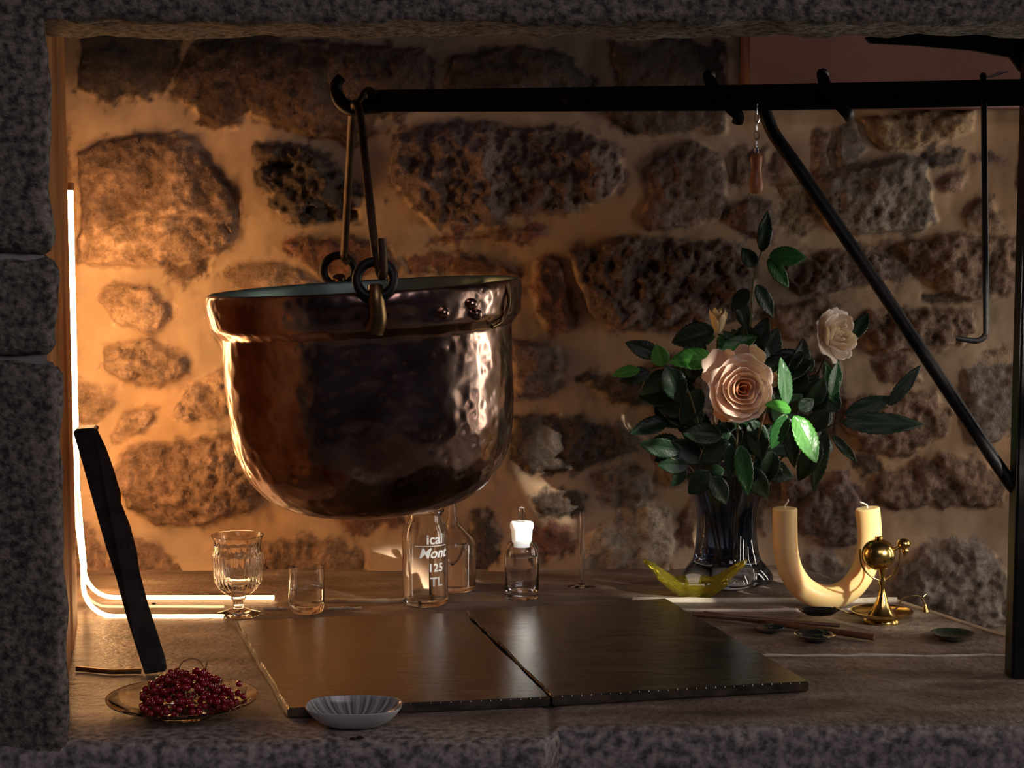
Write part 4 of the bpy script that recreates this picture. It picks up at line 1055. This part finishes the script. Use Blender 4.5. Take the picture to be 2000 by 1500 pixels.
# 2 the pale rose, right
r2=rose_root('pale beige pink half-turned rose, right and highest of the open blooms')
stem_tube(r2,[(1435,1090,2.90),(1470,950,2.90),(1560,800,2.88),(1612,700,2.86)])
bloom(r2,W(1630,655,2.845),(.55,-.75,.30),.043,M['petal_pale'],M['petal_pale'],8,
      [(.18,3,1.05,0,'in',1.0),(.34,4,1.0,.05,'mid',.85),(.52,4,.95,.15,'mid',.75),(.74,5,.85,.4,'out',.6),(.95,6,.62,.9,'out',.55)],1.1)
for a in [(1665,660,1698,610,30,2.86,.02,'leaf_dark'),(1622,775,1640,705,34,2.86,0,'leaf',(.6,.2)),(1632,790,1612,705,30,2.87,0,'leaf'),(1560,790,1610,740,40,2.88,0,'leaf_dark'),(1590,720,1555,700,36,2.89,0,'leaf_dark')]: add_leaf(r2,*a)
def bud(root,px,py,Y,axis,R,m,seed):
    bloom(root,W(px,py,Y),axis,R,m,m,seed,[(.30,3,1.7,0,'in',1.2),(.48,3,1.75,0,'mid',1.1),(.62,4,1.65,.12,'out',.95)],1.0)
    z=Vector(axis).normalized(); q=z.to_track_quat('Z','Y').to_matrix(); cc=W(px,py,Y)-z*R*.5
    for k in range(5):
        a=2*PI*k/5; B_=cc+q@Vector((R*.25*math.cos(a),R*.25*math.sin(a),0)); T_=cc+q@Vector((R*.95*math.cos(a),R*.95*math.sin(a),-R*.5))
        o=link('sepal',leaf_mesh(B_,T_,R*.42,q@Vector((0,0,1)),.2,.1,0,k),M['leaf'],root)
# 3 bud upper
r3=rose_root('small peach rosebud standing upright left above the big bloom')
stem_tube(r3,[(1420,1090,2.90),(1405,950,2.89),(1395,800,2.86),(1402,660,2.84)])
bud(r3,1403,640,2.835,(-.02,-.25,1),.0235,M['petal_peach'],21)
for a in [(1395,645,1312,668,52,2.87,0,'leaf_dark'),(1360,730,1290,760,44,2.87,0,'leaf_dark'),(1350,800,1290,830,48,2.87,0,'leaf_dark'),(1370,760,1330,830,44,2.84,0,'leaf_dark')]: add_leaf(r3,*a)
# 4 bud right
r4=rose_root('yellowish peach rosebud tilted right, touching the right side of the big bloom')
stem_tube(r4,[(1440,1090,2.89),(1470,900,2.85),(1495,800,2.79),(1500,765,2.77)])
bud(r4,1506,752,2.765,(.55,-.35,.75),.0165,M['petal_peach'],31)
for a in [(1535,795,1531,698,40,2.75,0,'leaf',(.9,.1)),(1545,800,1497,788,34,2.735,-.02,'leaf_light',(.5,.6)),(1535,808,1508,878,34,2.75,0,'leaf',(.4,.3)),(1550,812,1600,902,54,2.74,-.01,'leaf_light',(.5,.25)),
          (1540,815,1553,915,34,2.77,0,'leaf_dark'),(1560,800,1590,780,30,2.80,0,'leaf_dark'),(1470,820,1490,900,48,2.83,0,'leaf_dark'),(1510,880,1490,950,44,2.85,0,'leaf_dark')]: add_leaf(r4,*a)
# 5 small bud behind
r5=rose_root('tiny beige rosebud peeping out just above the big bloom')
stem_tube(r5,[(1430,1090,2.91),(1440,900,2.88),(1458,710,2.84)])
bud(r5,1458,700,2.83,(.1,-.2,1),.012,M['petal_pale'],41)
for a in [(1490,720,1520,640,46,2.89,0,'leaf_dark'),(1470,690,1500,620,40,2.89,0,'leaf_dark')]: add_leaf(r5,*a)
# 6 tall leafy shoot
def shoot(lab,stem,leaves,r=.0018):
    rt=rose_root(lab,'leafy stem'); stem_tube(rt,stem,r)
    for a in leaves: add_leaf(rt,*a)
    return rt
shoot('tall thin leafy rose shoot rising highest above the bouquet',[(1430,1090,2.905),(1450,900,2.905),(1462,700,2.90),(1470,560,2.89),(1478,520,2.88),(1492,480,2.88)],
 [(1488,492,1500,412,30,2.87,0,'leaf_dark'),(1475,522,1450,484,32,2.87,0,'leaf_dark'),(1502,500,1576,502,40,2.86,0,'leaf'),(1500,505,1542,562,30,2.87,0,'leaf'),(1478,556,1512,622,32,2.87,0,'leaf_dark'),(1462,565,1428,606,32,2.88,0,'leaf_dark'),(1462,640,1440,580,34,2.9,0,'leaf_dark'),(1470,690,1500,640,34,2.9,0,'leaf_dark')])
shoot('leafy rose shoot reaching left with two brighter green leaves',[(1410,1090,2.90),(1385,930,2.88),(1350,780,2.83),(1310,718,2.80),(1265,722,2.79)],
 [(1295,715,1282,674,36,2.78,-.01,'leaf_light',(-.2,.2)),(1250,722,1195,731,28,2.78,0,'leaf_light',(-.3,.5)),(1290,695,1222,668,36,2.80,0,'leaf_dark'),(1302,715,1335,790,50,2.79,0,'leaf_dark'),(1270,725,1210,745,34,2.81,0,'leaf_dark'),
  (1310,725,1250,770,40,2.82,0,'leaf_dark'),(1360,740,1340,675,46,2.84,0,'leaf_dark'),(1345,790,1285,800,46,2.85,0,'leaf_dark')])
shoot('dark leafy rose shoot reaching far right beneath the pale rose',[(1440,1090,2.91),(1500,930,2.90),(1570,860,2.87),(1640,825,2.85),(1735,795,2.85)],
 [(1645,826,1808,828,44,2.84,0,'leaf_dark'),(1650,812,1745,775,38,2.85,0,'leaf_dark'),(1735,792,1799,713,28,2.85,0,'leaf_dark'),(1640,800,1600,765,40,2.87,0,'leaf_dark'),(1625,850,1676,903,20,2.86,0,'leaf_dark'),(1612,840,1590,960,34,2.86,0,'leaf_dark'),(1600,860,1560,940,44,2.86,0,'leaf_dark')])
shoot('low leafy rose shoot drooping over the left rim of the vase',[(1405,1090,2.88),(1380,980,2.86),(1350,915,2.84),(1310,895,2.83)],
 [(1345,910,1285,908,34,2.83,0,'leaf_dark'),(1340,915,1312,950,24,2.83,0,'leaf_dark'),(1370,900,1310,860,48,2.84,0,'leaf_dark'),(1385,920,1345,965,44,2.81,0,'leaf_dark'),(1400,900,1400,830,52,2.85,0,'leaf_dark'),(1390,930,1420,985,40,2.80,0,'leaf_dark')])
# inner foliage of the bouquet
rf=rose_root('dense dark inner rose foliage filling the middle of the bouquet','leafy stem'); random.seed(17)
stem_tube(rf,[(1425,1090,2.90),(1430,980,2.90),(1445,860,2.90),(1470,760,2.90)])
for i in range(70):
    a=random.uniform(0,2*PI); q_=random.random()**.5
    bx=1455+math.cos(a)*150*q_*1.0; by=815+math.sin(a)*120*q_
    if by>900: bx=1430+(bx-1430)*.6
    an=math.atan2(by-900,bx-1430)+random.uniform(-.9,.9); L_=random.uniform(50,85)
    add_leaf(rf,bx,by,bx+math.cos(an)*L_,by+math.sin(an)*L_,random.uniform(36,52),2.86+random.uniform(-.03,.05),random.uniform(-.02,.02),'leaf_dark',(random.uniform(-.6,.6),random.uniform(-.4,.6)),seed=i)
